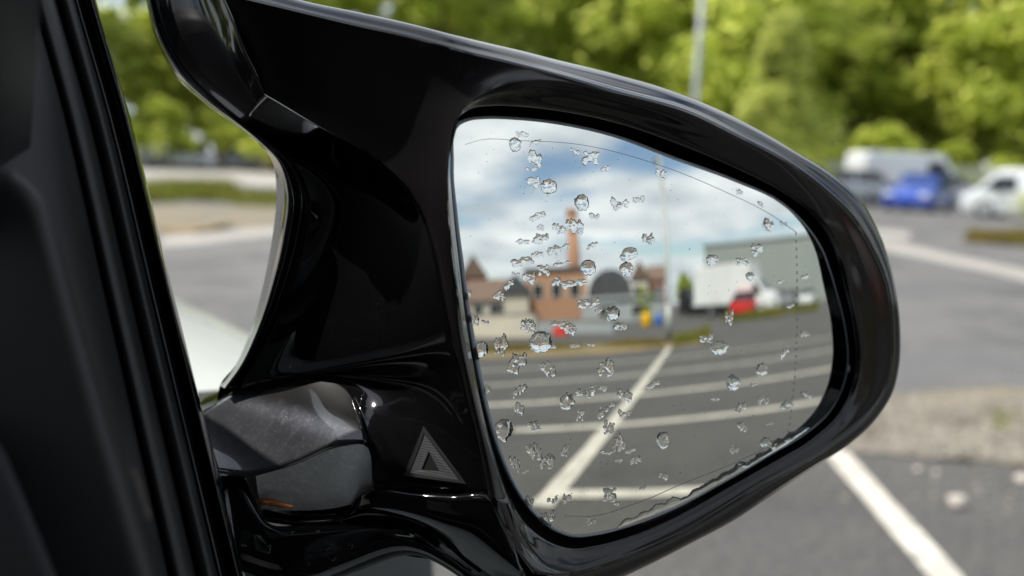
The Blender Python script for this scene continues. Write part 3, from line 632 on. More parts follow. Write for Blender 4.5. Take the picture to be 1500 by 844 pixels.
# barrels and bush
def barrel(px, py, s, col, label):
    p = mir_ground(px, py); t = empty('barrel', Vector((p.x, p.y, 0))); m = mat('barrel_' + col[0], col[1], .45)
    V, F = [], []; prof = [(0, 0), (.27, 0), (.29, .03), (.29, .28), (.305, .3), (.29, .32), (.29, .58), (.305, .6), (.29, .62), (.29, .86), (.27, .89), (0, .89)]
    seg = 20
    for r_, z in prof:
        for k in range(seg): V.append(Vector((r_ * s * math.cos(6.2832 * k / seg), r_ * s * math.sin(6.2832 * k / seg), z * s)))
    for i in range(len(prof) - 1):
        for k in range(seg): F.append((i * seg + k, i * seg + (k + 1) % seg, (i + 1) * seg + (k + 1) % seg, (i + 1) * seg + k))
    link('drum', recalc(mesh('drum', V, F), 1e-4), m, t, True)
    tube('bung', [(.15 * s, 0, .885 * s), (.15 * s, 0, .91 * s)], .04 * s, M['black_plastic'], t, 10)
    tag(t, label, 'barrel'); return t
barrel(946, 479, .78, ('yellow', (.75, .42, .01)), 'bright yellow barrel below the small bush')
barrel(965, 477, .62, ('blue', (.02, .12, .5)), 'blue barrel between the yellow barrel and lamp post')
b2 = make_tree(2.0, 1.6, 0, 1800, .08, M['leaf'], 131, .04, nblob=12, name='small_bush'); q = mir_ground(944, 474); b2.location = (q.x, q.y, 0); tag(b2, 'small green bush behind the yellow barrel', 'bush')
for (px_, dist, i, s, lab) in ((722, 95, 0, .36, 'rounded tree behind the cream terrace roof'), (1002, 92, 0, .3, 'distant tree between lamp post and warehouse'), (1016, 98, 3, .32, 'distant pale tree beside the warehouse end')):
    q = mir_at(px_, 440, dist); plant(i, Vector((q.x, q.y, 0)), s, dist, lab, None)

def crate(px, py, label):
    p = mir_ground(px, py); t = empty('crate', Vector((p.x, p.y, 0)), yaw_of(away(p)) + .3); m = mat('red_plastic', (.6, .05, .04), .5)
    box('base', (0, 0, .02), (.6, .4, .03), m, t)
    for s in (-1, 1):
        box('side', (0, s * .2, .2), (.6, .025, .36), m, t, bev=.006); box('end', (s * .3, 0, .2), (.025, .38, .36), m, t, bev=.006); box('rim', (0, s * .205, .375), (.63, .04, .03), m, t)
    tag(t, label, 'crate'); return t
crate(822, 492, 'red plastic crate standing at the foot of the boundary wall')

# ================================================================== OWN CAR
DX = PD(316, 640, .40).x                       # outer skin of the driver's door at mirror height
CAR = Vector((DX - .86, -.45, 0)); car = empty('white_car', CAR)
tag(car, 'white car with gloss black door mirror and dark door frame', 'car')
def adopt(o, parent=car):
    o.parent = parent; o.matrix_parent_inverse = Matrix.Translation(-CAR); return o
# --- window frame, seals and trim just inside the open window (left of the mirror)
YS = (-260, -100, 0, 170, 422, 620, 844, 1080)
EX = (62, 112, 140, 190, 252, 301, 356, 412)
def jamb(name, prof, m, mu=3):
    rows = [[PD(ex + dx * (.9 + .0002 * y), y, d) for (dx, d) in prof] for ex, y in zip(EX, YS)]
    V, F = loft_vf(rows, mu, 4); return adopt(link(name, recalc(mesh(name, V, F)), m, None, True))
jamb('door_frame', [(-34, .362), (-12, .360), (-2, .356), (0, .350), (0, .343), (-3, .335), (-7, .331), (-11, .334), (-13, .342), (-16, .346), (-20, .340), (-25, .333), (-31, .331), (-35, .338), (-37, .36)], M['gloss'])
jamb('seal', [(-33, .36), (-35, .332), (-38, .322), (-46, .316), (-54, .316), (-61, .322), (-64, .335), (-66, .36)], M['rubber'])
jamb('seal', [(-62, .36), (-64, .326), (-68, .312), (-78, .304), (-90, .302), (-99, .309), (-103, .322), (-105, .35)], M['rubber'])
jamb('pillar_trim', [(-99, .36), (-102, .31), (-106, .296), (-116, .288), (-140, .280), (-200, .268), (-300, .255), (-500, .235), (-900, .2)], M['trim'])
def slab(name, px, d0, d1, m, bev):
    o = prism(name, px, lambda p, s: PD(p[0], p[1], d0 if s else d1), m, None, bev); return adopt(o)
slab('grab_panel', [(-420, 215), (-40, 240), (20, 250), (52, 268), (72, 300), (104, 422), (160, 620), (232, 860), (290, 1080), (-420, 1080)], .236, .262, M['trim'], .006)
slab('speaker_cover', [(-420, 560), (-60, 600), (0, 645), (40, 740), (88, 860), (150, 1080), (-420, 1080)], .222, .24, M['mesh_cloth'], .004)
# --- body
def cw(x, y, z): return Vector((DX + x, y, z))       # x measured from the door skin, negative is inboard
def body(name, rows, m, mu=4, mv=4, thick=.0): 
    o = adopt(loft(name, rows, m, None, mu, mv)); 
    if thick: md = o.modifiers.new('s', 'SOLIDIFY'); md.thickness = thick; md.offset = -1
    return o
WA, WB = PZ(262, 430, .95), PZ(362, 492, .95)        # crown edge of the front wing
dW = (WB - WA); sl = dW.x / dW.y
def wx(y): return WA.x + (y - WA.y) * sl * .6 - max(0, y - 1.45) ** 2 * .35
wr = []
for y in (.62, .8, 1.0, 1.25, 1.5, 1.8, 2.1, 2.3):
    dz = -.02 * max(0, y - 1.1) - .10 * max(0, y - 1.6) ** 2; x = wx(y)
    wr.append([Vector((x - .55, y, .985 + dz)), Vector((x - .28, y, .985 + dz)), Vector((x - .10, y, .975 + dz)), Vector((x - .025, y, .957 + dz)), Vector((x + .008, y, .925 + dz)), Vector((x + .03, y, .84 + dz)), Vector((x + .04, y, .62 + dz)), Vector((x + .02, y, .40))])
body('front_wing', wr, M['white_paint'])
x0 = wx(1.5) - .555
body('bonnet', [[Vector((x0 - i * .2, y, 1.0 + .02 * math.sin(math.pi * (i + .6) / 6.2) - .02 * max(0, y - 1.1) - .10 * max(0, y - 1.6) ** 2)) for i in range(6)] for y in (.75, 1.0, 1.3, 1.6, 1.9, 2.25)], M['white_paint'])
body('front_wing', [[Vector((2 * CAR.x + .0 - p.x, p.y, p.z)) for p in r] for r in wr], M['white_paint'])
cx = CAR.x
adopt(prism('front_bumper', [(-.98, 2.2), (-.9, 2.42), (-.5, 2.55), (.5, 2.55), (.9, 2.42), (.98, 2.2)], lambda p, s: Vector((cx + p[0], p[1], .78 if s else .25)), M['white_paint'], None, .06))
adopt(box('sill', (DX - .04, -.5, .27), (.1, 2.3, .18), M['white_paint'], bev=.03))
body('door', [[cw(-.01, y, .905), cw(.02, y, .87), cw(.035, y, .75), cw(.03, y, .55), cw(.0, y, .34)] for y in (.5, .2, -.2, -.62)], M['white_paint'], thick=.03)
body('rear_door', [[cw(-.02, y, .905), cw(.02, y, .87), cw(.035, y, .75), cw(.03, y, .55), cw(.0, y, .34)] for y in (-.63, -1.0, -1.5)], M['white_paint'], thick=.03)
body('rear_quarter', [[cw(-.03 - q, y, .92), cw(.02 - q, y, .87), cw(.035 - q, y, .75), cw(.03 - q, y, .55), cw(.0 - q, y, .38)] for y, q in ((-1.51, 0), (-2.0, 0), (-2.4, .03), (-2.7, .12))], M['white_paint'], thick=.03)
for nm, ya, yb in (('far_side_door', .5, -.62), ('far_side_door', -.63, -1.5), ('far_side_quarter', -1.51, -2.7)):
    body(nm, [[Vector((2 * cx - p.x, p.y, p.z)) for p in (cw(-.02, y, .92), cw(.02, y, .87), cw(.035, y, .75), cw(.0, y, .34))] for y in (ya, (ya + yb) / 2, yb)], M['white_paint'], thick=.03)
adopt(prism('tail', [(-.86, -2.68), (-.86, -2.9), (.86, -2.9), (.86, -2.68)], lambda p, s: Vector((cx + p[0], p[1], .95 if s else .35)), M['white_paint'], None, .05))
adopt(box('floor_pan', (cx, -.2, .27), (1.55, 5.0, .06), M['lining']))
# roof, pillars, glass
body('roof', [[Vector((cx + u, y, z - .045 * (u / .62) ** 2)) for u in (-.68, -.4, 0, .4, .68)] for y, z in ((.02, 1.40), (-.3, 1.46), (-.9, 1.48), (-1.5, 1.44), (-1.9, 1.36))], M['white_paint'])
body('headlining', [[Vector((cx + u, y, z - .03 - .045 * (u / .62) ** 2)) for u in (-.67, -.4, 0, .4, .67)] for y, z in ((.0, 1.39), (-.3, 1.45), (-.9, 1.47), (-1.5, 1.43), (-1.9, 1.35))], M['lining'])
pl0, pl1 = Vector((DX - .045, .76, .94)), Vector((DX - .165, .03, 1.40))
def pil(t, a, b): return pl0.lerp(pl1, t) + Vector((.02 * a, .085 * b, .02 * a + .045 * b))
adopt(loft('windscreen_pillar', [[pil(t, a, b) for a, b in ((1, -1), (1.6, 0), (1, 1), (-1, 1), (-1.4, 0), (-1, -1), (1, -1))] for t in (0, .3, .6, 1)], M['black_plastic'], None, 3, 3))
adopt(tube('windscreen_pillar', [Vector((2 * cx - DX + .05, .78, .95)), Vector((cx - .7, .02, 1.37))], .03, M['gloss'], None, 8))
for s in (1, -1):
    adopt(tube('door_pillar', [Vector((cx + s * .82, -.62, .9)), Vector((cx + s * .69, -.7, 1.4))], .04, M['gloss'], None, 8))
    adopt(tube('rear_pillar', [Vector((cx + s * .8, -2.3, .92)), Vector((cx + s * .68, -1.85, 1.34))], .06, M['white_paint'], None, 8))
M['tint'] = mat('tinted_glass', (.01, .012, .013), .03, spec=.6)
def pane(name, q, m): return adopt(link(name, mesh(name, q, [(0, 1, 2, 3)]), m))
sx = 2 * cx - DX
pane('passenger_window', [Vector((sx + .02, .5, .93)), Vector((sx + .02, -.6, .93)), Vector((cx - .7, -.68, 1.36)), Vector((cx - .7, .0, 1.38))], M['tint'])
pane('rear_window', [Vector((sx + .02, -.64, .93)), Vector((sx + .02, -2.2, .93)), Vector((cx - .69, -1.84, 1.33)), Vector((cx - .7, -.7, 1.38))], M['tint'])
pane('rear_window', [Vector((DX - .03, -.64, .93)), Vector((DX - .03, -2.2, .93)), Vector((cx + .69, -1.84, 1.33)), Vector((cx + .7, -.7, 1.38))], M['tint'])
pane('rear_screen', [Vector((cx - .66, -2.55, .96)), Vector((cx + .66, -2.55, .96)), Vector((cx + .62, -1.88, 1.34)), Vector((cx - .62, -1.88, 1.34))], M['tint'])
adopt(box('boot_lid', (cx, -2.4, .93), (1.5, .75, .06), M['white_paint'], bev=.02))
M['screen'] = mat('windscreen_glass', (.85, .9, .88), .0, trans=1.0, ior=1.02)
pane('windscreen', [Vector((cx - .74, .84, .97)), Vector((cx + .50, .84, .97)), Vector((cx + .52, .06, 1.385)), Vector((cx - .66, .06, 1.385))], M['screen'])
adopt(box('dashboard', (cx - .08, .62, .80), (1.4, .42, .24), M['black_plastic'], bev=.04))
def seat(x, y):
    o = empty('seat', (x - CAR.x, y - CAR.y, 0), 0, car)
    box('cushion', (0, .25, .42), (.48, .5, .16), M['lining'], o, bev=.05); b_ = box('backrest', (0, -.12, .74), (.46, .13, .62), M['lining'], o, bev=.05); box('headrest', (0, -.16, 1.12), (.26, .09, .17), M['lining'], o, bev=.04)
seat(cx + .38, -.42); seat(cx - .38, -.42)
adopt(box('rear_bench', (cx, -1.5, .55), (1.3, .5, .55), M['lining'], bev=.06))
for s in (-1, 1):
    for y in (1.55, -1.95):
        wheel(car, (s * .80, y - CAR.y, .32), .32, .22, s)
adopt(box('door_card', (DX - .085, -.06, .63), (.075, 1.08, .58), M['trim'], bev=.02))
adopt(box('arm_rest', (DX - .15, -.2, .70), (.10, .45, .07), M['trim'], bev=.025))
adopt(box('bulkhead', (cx, .86, .62), (1.62, .05, .62), M['lining']))
for s in (-1, 1): adopt(box('inner_wing', (cx + s * .60, 1.55, .60), (.04, 1.3, .62), M['lining']))

# ================================================================== DOOR MIRROR
wm = empty('wing_mirror', (0, 0, 0)); adopt(wm); wm.matrix_parent_inverse = Matrix.Identity(4); wm['label'] = 'gloss black door mirror with rain spotted glass'
from mathutils.bvhtree import BVHTree
def own(o): o.parent = wm; o.matrix_parent_inverse = Matrix.Translation(-CAR); return o
def mloft(name, rows, m, mu=6, mv=5, closed=False, thick=0.0):
    o = own(loft(name, rows, m, None, mu, mv, closed, thick))
    if thick:
        me = o.data
        if sum((p_.normal.dot(fw) * p_.area for p_ in me.polygons)) > 0: me.flip_normals()
    return o
def relax(me, fixed, n):
    bm = bmesh.new(); bm.from_mesh(me)
    fx = {v.index for v in bm.verts if v.is_boundary or any((v.co - q).length < 2e-4 for q in fixed)}
    mv_ = [v for v in bm.verts if v.index not in fx]
    for _ in range(n): bmesh.ops.smooth_vert(bm, verts=mv_, factor=.5, use_axis_x=True, use_axis_y=True, use_axis_z=True)
    bm.to_mesh(me); bm.free(); me.update()
# stations round the glass: glass edge, bezel inner edge, bezel outer ridge, height of the ridge
ST = [((672,182),(668,177),(670,172),.010), ((688,175),(690,160),(688,150),.012), ((705,173),(719,156),(717,133),.014), ((756,174),(762,158),(754,120),.018),
 ((819,181),(822,165),(805,117),.0170), ((899,199),(899,181),(899,136),.0170), ((990,233),(995,214),(1000,163),.0170), ((1080,266),(1080,249),(1085,203),.011),
 ((1142,295),(1144,281),(1155,240),.0075), ((1182,332),(1186,312),(1210,282),.005), ((1203,363),(1209,342),(1250,322),.0042), ((1215,394),(1223,374),(1275,362),.004),
 ((1223,420),(1233,415),(1299,418),.004), ((1239,486),(1249,486),(1306,490),.004), ((1242,529),(1252,529),(1305,530),.004), ((1236,563),(1246,568),(1296,567),.004),
 ((1213,606),(1226,608),(1272,605),.004), ((1179,636),(1189,643),(1230,642),.0042), ((1130,665),(1134,676),(1172,678),.0045), ((1080,695),(1082,706),(1110,712),.0045),
 ((1060,706),(1060,719),(1072,736),.0045), ((995,741),(995,755),(1005,776),.0045), ((928,768),(928,784),(935,808),.0048), ((875,782),(873,799),(880,828),.0055),
 ((842,785),(838,803),(840,838),.0065), ((813,775),(805,793),(800,826),.008), ((784,751),(772,768),(768,789),.010), ((760,718),(748,730),(742,728),.0125),
 ((737,670),(727,676),(717,658),.014), ((717,607),(709,610),(700,596),.013), ((703,545),(696,547),(686,530),.012), ((689,469),(683,470),(674,455),.012),
 ((678,390),(673,390),(664,380),.011), ((668,310),(664,310),(657,300),.011), ((663,240),(660,238),(658,232),.011)]
nS = len(ST)
def mixp(a, b, t): return (a[0] + (b[0] - a[0]) * t, a[1] + (b[1] - a[1]) * t)
# glass
def on_glass(px, py, lift=0.0):
    p, n, r = refl(px, py, GN); return p + n * lift, n
Gd = catmull([Vector((g[0], g[1], 0)) for g, *_ in ST], 6, True)
gc2 = Vector((950, 480, 0)); V, F, NN = [], [], []
RG = 26
p, n = on_glass(gc2.x, gc2.y); V.append(p); NN.append(n)
for i in range(1, RG + 1):
    for q in Gd:
        e = gc2.lerp(q, i / RG); p, n = on_glass(e.x, e.y); V.append(p); NN.append(n)
L = len(Gd)
for k in range(L): F.append((0, 1 + k, 1 + (k + 1) % L))
for i in range(RG - 1):
    for k in range(L):
        a = 1 + i * L + k; b = 1 + i * L + (k + 1) % L; F.append((a, a + L, b + L, b))
me = mesh('mirror_glass', V, F)
for p_ in me.polygons: p_.use_smooth = True
if me.polygons[0].normal.dot(GN) < 0: me.flip_normals()
me.normals_split_custom_set_from_vertices([tuple(n) for n in NN])
glass = own(link('mirror_glass', me, M['mirror'])); glass['label'] = 'convex mirror glass spotted with raindrops'
# rim of the glass: a thin rounded grey edge
ed = []
for k in range(L):
    q = Gd[k]; p, n = on_glass(q.x, q.y); c = on_glass(gc2.x, gc2.y)[0]; o_ = (p - c); o_ = (o_ - n * o_.dot(n)).normalized(); ed.append((p, n, o_))
rows = [[p - o_ * .0006 + n * .0002 for p, n, o_ in ed], [p + o_ * .0004 + n * .0001 for p, n, o_ in ed], [p + o_ * .0010 - n * .0006 for p, n, o_ in ed], [p + o_ * .0010 - n * .004 for p, n, o_ in ed]]
V, F = [], []
for r_ in rows: V += r_
for i in range(3):
    for k in range(L): F.append((i * L + k, i * L + (k + 1) % L, (i + 1) * L + (k + 1) % L, (i + 1) * L + k))
own(link('glass_edge', recalc(mesh('glass_edge', V, F)), M['glass_edge'], None, True))
# fine line round the glass and dotted line where the outer curve begins
def glass_line(name, pts, wd, m, dashed=0):
    d = catmull([Vector((a, b, 0)) for a, b in pts], 14); V, F = [], []
    for i, q in enumerate(d[:-1]):
        if dashed and i % 2: continue
        q2 = d[i + 1]; t = (q2 - q).normalized(); s_ = Vector((-t.y, t.x, 0)) * wd / 2; k = len(V)
        e = q2 if not dashed else q.lerp(q2, .8)
        for z in (q + s_, q - s_, e - s_, e + s_): V.append(on_glass(z.x, z.y, .00012)[0])
        F.append((k, k + 1, k + 2, k + 3))
    own(link(name, mesh(name, V, F), m))
M['fine'] = mat('fine_line', (.26, .27, .28), .6)
glass_line('edge_line', [(681, 212), (705, 205), (760, 206), (850, 212), (960, 240), (1060, 280), (1130, 315), (1166, 340)], .55, M['fine'])
glass_line('edge_line', [(1154, 640), (1090, 672), (1000, 709), (930, 738), (870, 756), (828, 756)], .55, M['fine'])
glass_line('dotted_line', [(1166, 340), (1168, 420), (1167, 500), (1163, 570), (1154, 640)], 1.2, M['fine'], 1)
# bezel
cav = [RP(*mixp(g, w_, .35), -.014) for g, w_, r_, h in ST]
W0 = [RP(*w_, -.004 + min(.006, h * .4)) for g, w_, r_, h in ST]
W1 = [RP(*mixp(w_, r_, .06), min(.006, h * .4)) for g, w_, r_, h in ST]
W2 = [RP(*mixp(w_, r_, .5), h * .62 + .001) for g, w_, r_, h in ST]
W3 = [RP(*mixp(w_, r_, .93), h * .98) for g, w_, r_, h in ST]
R1 = [RP(*r_, h) for g, w_, r_, h in ST]
R1b = [RP(*mixp(w_, r_, 1.02), h - .0015) for g, w_, r_, h in ST]
mloft('bezel', [cav, W0, W1, W2, W3, R1, R1b], M['bezel'], 6, 5, True)
# satin inner panel: from the S-shaped edge to the bezel and the rolled top edge
S3 = [PD(*s) for s in [(718,728,.342), (702,644,.340), (688,590,.339), (678,545,.338), (667,505,.337), (652,430,.337), (640,370,.338), (620,310,.341), (604,284,.344), (583,259,.347), (550,232,.352), (500,203,.359), (450,175,.366), (412,152,.371), (388,138,.375)]]
T3 = [PD(327,-8,.364), PD(420,14,.352), PD(520,38,.342), PD(610,58,.3355), RP(660,72,.0085), RP(690,80,.0125), RP(725,88,.0145), RP(765,98,.016), RP(805,108,.0170), R1[5]]
def mid(a, b, t, lift): return [p.lerp(q, t) - fw * lift for p, q in zip(a, b)]
K1, K2, K3_ = S3[10].lerp(T3[3], .34) + fw * .0005, S3[11].lerp(T3[2], .30) + fw * .0016, S3[12].lerp(T3[1], .24) + fw * .0018
O3 = [R1[27], R1[28], R1[29], R1[30].lerp(R1[29], .45), R1[30], R1[31], R1[32], R1[33], R1[34], R1[0], K1, K2, K3_, S3[12].lerp(S3[14], .55), S3[14]]
O3[13] = K3_.lerp(S3[14], .55)
lf = (.0025, .0025, .0025, .0025, .0025, .0025, .002, .001, .0, -.001, -.001, -.001, -.0005, -.0003, 0)
def midl(a, b, t, k): return [p.lerp(q, t) - fw * l * k for p, q, l in zip(a, b, lf)]
V, F = loft_vf([S3, midl(S3, O3, .1, .5), midl(S3, O3, .35, 1), midl(S3, O3, .65, 1), midl(S3, O3, .92, .4), O3], 6, 5)
KK = [S3[14], O3[13], K3_, K2, K1, R1[0], R1[1], R1[2], R1[3], R1[4], R1[5]]
TT = [T3[0], T3[0].lerp(T3[1], .5), T3[1], T3[2], T3[3], T3[4], T3[5], T3[6], T3[7], T3[8], T3[9]]
kd = catmull(KK, 6); od = catmull(O3, 6); td = catmull(TT, 6); kd[24:31] = od[54:61][::-1]
base = len(V); nr = 15
for i in range(nr):
    for a_, b_ in zip(kd, td): V.append(a_.lerp(b_, i / (nr - 1)) + fw * .0016 * math.sin(math.pi * i / (nr - 1)))
for i in range(nr - 1):
    for j in range(len(kd) - 1):
        a_ = base + i * len(kd) + j; F.append((a_, a_ + 1, a_ + 1 + len(kd), a_ + len(kd)))
me = recalc(mesh('inner_panel', V, F), .0004)
if sum((p_.normal.dot(fw) * p_.area for p_ in me.polygons)) > 0: me.flip_normals()
relax(me, [], 90)
mloft('panel_lip', [[p + fw * .007 for p in S3], [p + fw * .0012 - rt * .0006 for p in S3], S3], M['panel'], 6, 3)
ip = own(link('inner_panel', me, M['panel'], None, True))
# lower tail of the strip
tail_s = [S3[0], PD(735,765,.345), PD(755,802,.348), PD(785,842,.352)]; tail_o = [R1[27], R1[26], R1[25], R1[24]]
mloft('rim_strip', [tail_s, mid(tail_s, tail_o, .5, .002), tail_o], M['gloss'], 6, 5, thick=.003)
# rolled outer edge: silhouette points matching stations
R2px = [(340,-45,.380), (430,-3,.366), (520,17,.356), (610,37,.348)]
R2s = {4: (800,83), 5: (899,107), 6: (1003,139), 7: (1087,177), 8: (1157,217), 9: (1215,252), 10: (1262,296), 11: (1287,344), 12: (1306,415), 13: (1315,490), 14: (1313,535), 15: (1304,574), 16: (1281,612), 17: (1238,653), 18: (1180,690), 19: (1115,735), 20: (1078,760), 21: (1008,797), 22: (938,833), 23: (882,858), 24: (838,872), 25: (795,868)}
roll_in = T3 + [R1[i] for i in range(6, 26)]
roll_out = [PD(*r_) for r_ in R2px] + [RP(660,50,-.004), RP(690,57,-.004), RP(725,65,-.004), RP(765,74,-.004)] + [RP(*R2s[i], -.006) for i in range(4, 26)]
def bulge(a, b, t, lift): return [p.lerp(q, t) + (GN * lift) for p, q in zip(a, b)]
roll_rows = [roll_in, bulge(roll_in, roll_out, .10, .0012), bulge(roll_in, roll_out, .22, .0006), bulge(roll_in, roll_out, .30, .0004), bulge(roll_in, roll_out, .55, .0024), bulge(roll_in, roll_out, .85, .0022), roll_out]
mloft('rim', roll_rows, M['gloss'], 6, 4)
# front shell, out of sight from here: silhouette loop swept forward
left = [(700,846,.365), (640,822,.372), (600,815,.378), (540,800,.392), (470,780,.402), (400,750,.412), (350,700,.42), (322,640,.43), (318,600,.436),
        (322,565,.436), (345,535,.432), (365,490,.43), (385,420,.43), (400,340,.43), (405,280,.43), (398,235,.43), (375,207,.43), (345,183,.43), (300,152,.435), (255,108,.44), (225,50,.44), (214,0,.44), (207,-50,.44), (228,-98,.43), (280,-92,.41)]
sil = [(r_[0], r_[1], r_[2]) for r_ in R2px]
def depth_of(p): return (p - CP).dot(fw)
def pix_of(p):
    d = depth_of(p); v = (p - CP) / d; return (750 + v.dot(rt) * F_PX, 422 - v.dot(up) * F_PX, d)
loop0 = [pix_of(p) for p in roll_out] + [(758, 862, .36)] + left
def shrink(s, k):
    o_ = []
    for (a, b, d) in loop0:
        c = (760, 400); f = s if a > 420 else 1 - (1 - s) * .45
        o_.append(PD(c[0] + (a - c[0]) * f, c[1] + (b - c[1]) * f, d + k * (1 if a > 420 else .45)))
    return o_
sh = [shrink(1, 0), shrink(.985, .02), shrink(.94, .045), shrink(.82, .07), shrink(.55, .088), shrink(.2, .095)]
so_ = mloft('housing_shell', sh, M['gloss'], 4, 4, True)
# left rim: bright grazing edge and the dark groove beside it
Dl = [(207,-50,.44), (214,0,.44), (225,50,.44), (255,108,.44), (300,152,.435), (345,183,.43), (375,207,.43), (398,235,.43), (405,280,.43), (400,340,.43), (385,420,.43), (365,490,.43), (345,535,.432), (322,565,.436)]
Di = [(216,-50,.428), (224,0,.426), (238,45,.424), (270,100,.420), (313,145,.413), (354,178,.406), (398,212,.402), (437,252,.397), (452,292,.394), (446,340,.395), (424,415,.398), (392,490,.403), (365,540,.408), (345,574,.412)]
tw = (.55, .55, .55, .55, .55, .5, .45, .5, .55, .55, .55, .55, .55, .5)
D1 = [PD(*p) for p in Dl]; D3 = [PD(*p) for p in Di]
D2 = [PD(a[0] + (b[0] - a[0]) * t, a[1] + (b[1] - a[1]) * t, b[2] - .004) for a, b, t in zip(Dl, Di, tw)]
D15 = [p.lerp(q, .5) + (PD(a[0] - 6, a[1], a[2]) - PD(*a)) * .25 for p, q, a in zip(D1, D2, Dl)]
mloft('edge_rim', [D1, D15, D2, [p.lerp(q, .4) + fw * .004 for p, q in zip(D2, D3)], D3], M['gloss'], 6, 5)
# horn strip, top left
Ae = [(300,-75,.412), (325,-8,.408), (341,30,.405), (357,75,.401), (375,112,.397), (388,138,.393)]
Ah = [(216,-50,.428), (224,0,.426), (238,45,.424), (270,100,.420), (313,145,.413), (354,178,.406)]
A0 = [PD(*p) for p in Ah]; A1 = [PD(*p) for p in Ae]
mloft('horn', [A0, mid(A0, A1, .25, -.004), mid(A0, A1, .6, -.006), mid(A0, A1, .85, -.003), A1], M['gloss'], 6, 5, thick=.003)
Be = [PD(300,-75,.372)] + [PD(327,-8,.364), PD(343,30,.367), PD(359,75,.369), PD(377,112,.372), PD(389,139,.375)]
mloft('panel_edge', [A1, mid(A1, Be, .5, .001), Be], M['gloss'], 6, 3)
fillp = [PD(327,-8,.364), PD(343,30,.367), PD(359,75,.369), PD(377,112,.372), PD(388,138,.375)]
# hollow black side
CL = [(354,178,.406), (398,212,.402), (437,252,.397), (452,292,.394), (446,340,.395), (424,415,.398), (392,490,.403), (347,574,.412), (430,548,.404), (500,562,.390), (529,608,.371), (545,715,.360)]
CS = [(388,138,.380), (480,192,.366), (550,232,.356), (590,268,.350), (620,310,.346), (640,370,.342), (652,430,.341), (667,505,.341), (678,545,.341), (688,590,.341), (702,644,.342), (718,728,.344)]
C0 = [PD(*p) for p in CL]; C1 = [PD(*p) for p in CS]
dep = (.0, .004, .010, .014, .013, .012, .011, .010, .008, .006, .004, .002)
def midc(t, k): return [p.lerp(q, t) + fw * d * k for p, q, d in zip(C0, C1, dep)]
Crows = [C0, midc(.2, .7), midc(.5, 1.0), midc(.8, .75), C1]
hp = mloft('hollow_panel', Crows, M['gloss'], 8, 6, thick=.003); relax(hp.data, [], 25)
CB = BVHTree.FromPolygons([v.co.copy() for v in hp.data.vertices], [tuple(f.vertices) for f in hp.data.polygons])
def on_bvh(B, px, py, lift):
    d = ray(px, py).normalized(); h = B.ray_cast(CP, d)
    return (h[0] - d * lift) if h[0] is not None else PD(px, py, .345 - lift)
# arm top, arm underside
E0 = [PD(*p) for p in ((290,610,.418), (347,574,.412), (430,548,.404), (500,562,.390), (529,608,.371))]
E1 = [PD(*p) for p in ((298,630,.409), (352,604,.403), (430,582,.395), (497,590,.380), (531,618,.366))]
E2 = [PD(*p) for p in ((307,662,.394), (362,660,.388), (430,638,.380), (500,622,.367), (533,632,.360))]
E3 = [PD(*p) for p in ((316,688,.383), (374,694,.377), (432,676,.370), (500,648,.359), (535,646,.356))]
arm = mloft('arm', [E0, E1, E2, E3], M['gloss_dust_sheen'], 8, 6, thick=.003); ca = arm.data.attributes.new('dust', 'FLOAT', 'POINT')  # attribute weights the dust together with its painted sheen
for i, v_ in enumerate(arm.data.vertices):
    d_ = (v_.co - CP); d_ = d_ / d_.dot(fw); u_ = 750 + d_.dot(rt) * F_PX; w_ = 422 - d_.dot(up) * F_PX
    k_ = max(0, min(1, (u_ - 345) / 165)); ds = w_ - (588 + 46 * k_) + 5 * mnoise.noise(v_.co * 160)          # dusty streak along the arm's crown, with the sun highlight painted into it
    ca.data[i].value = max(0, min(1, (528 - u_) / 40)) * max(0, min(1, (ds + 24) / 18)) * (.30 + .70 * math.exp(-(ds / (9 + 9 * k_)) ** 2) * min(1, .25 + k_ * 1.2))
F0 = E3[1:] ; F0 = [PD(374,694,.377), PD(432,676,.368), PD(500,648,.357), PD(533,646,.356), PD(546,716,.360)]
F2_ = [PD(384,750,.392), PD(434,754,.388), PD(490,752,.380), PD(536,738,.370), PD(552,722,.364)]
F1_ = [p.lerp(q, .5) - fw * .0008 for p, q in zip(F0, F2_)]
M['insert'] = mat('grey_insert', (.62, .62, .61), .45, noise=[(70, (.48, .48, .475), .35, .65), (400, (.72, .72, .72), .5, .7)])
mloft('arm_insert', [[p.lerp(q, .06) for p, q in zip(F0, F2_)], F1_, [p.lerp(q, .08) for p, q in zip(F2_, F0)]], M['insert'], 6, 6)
# wedge between arm root and bracket, dark
mloft('arm_root', [[PD(316,684,.412), PD(345,686,.408), PD(378,692,.400)], [PD(320,720,.415), PD(350,722,.414), PD(386,724,.408)], [PD(326,762,.418), PD(352,764,.416), PD(390,766,.410)]], M['rubber'], 4, 4, thick=.004)
# lower chin of the housing
J0 = [PD(386,750,.402), PD(434,757,.396), PD(490,755,.385), PD(546,718,.3605), PD(600,726,.353), PD(660,730,.347), PD(718,731,.343), PD(735,765,.345), PD(755,802,.348)]
J1 = [PD(387,757,.402), PD(434,764,.398), PD(492,763,.388), PD(555,760,.373), PD(610,772,.367), PD(650,798,.364), PD(690,830,.362), PD(735,858,.36), PD(772,868,.356)]
mloft('chin', [J0, mid(J0, J1, .5, .004), J1], M['gloss'], 6, 6, thick=.003)
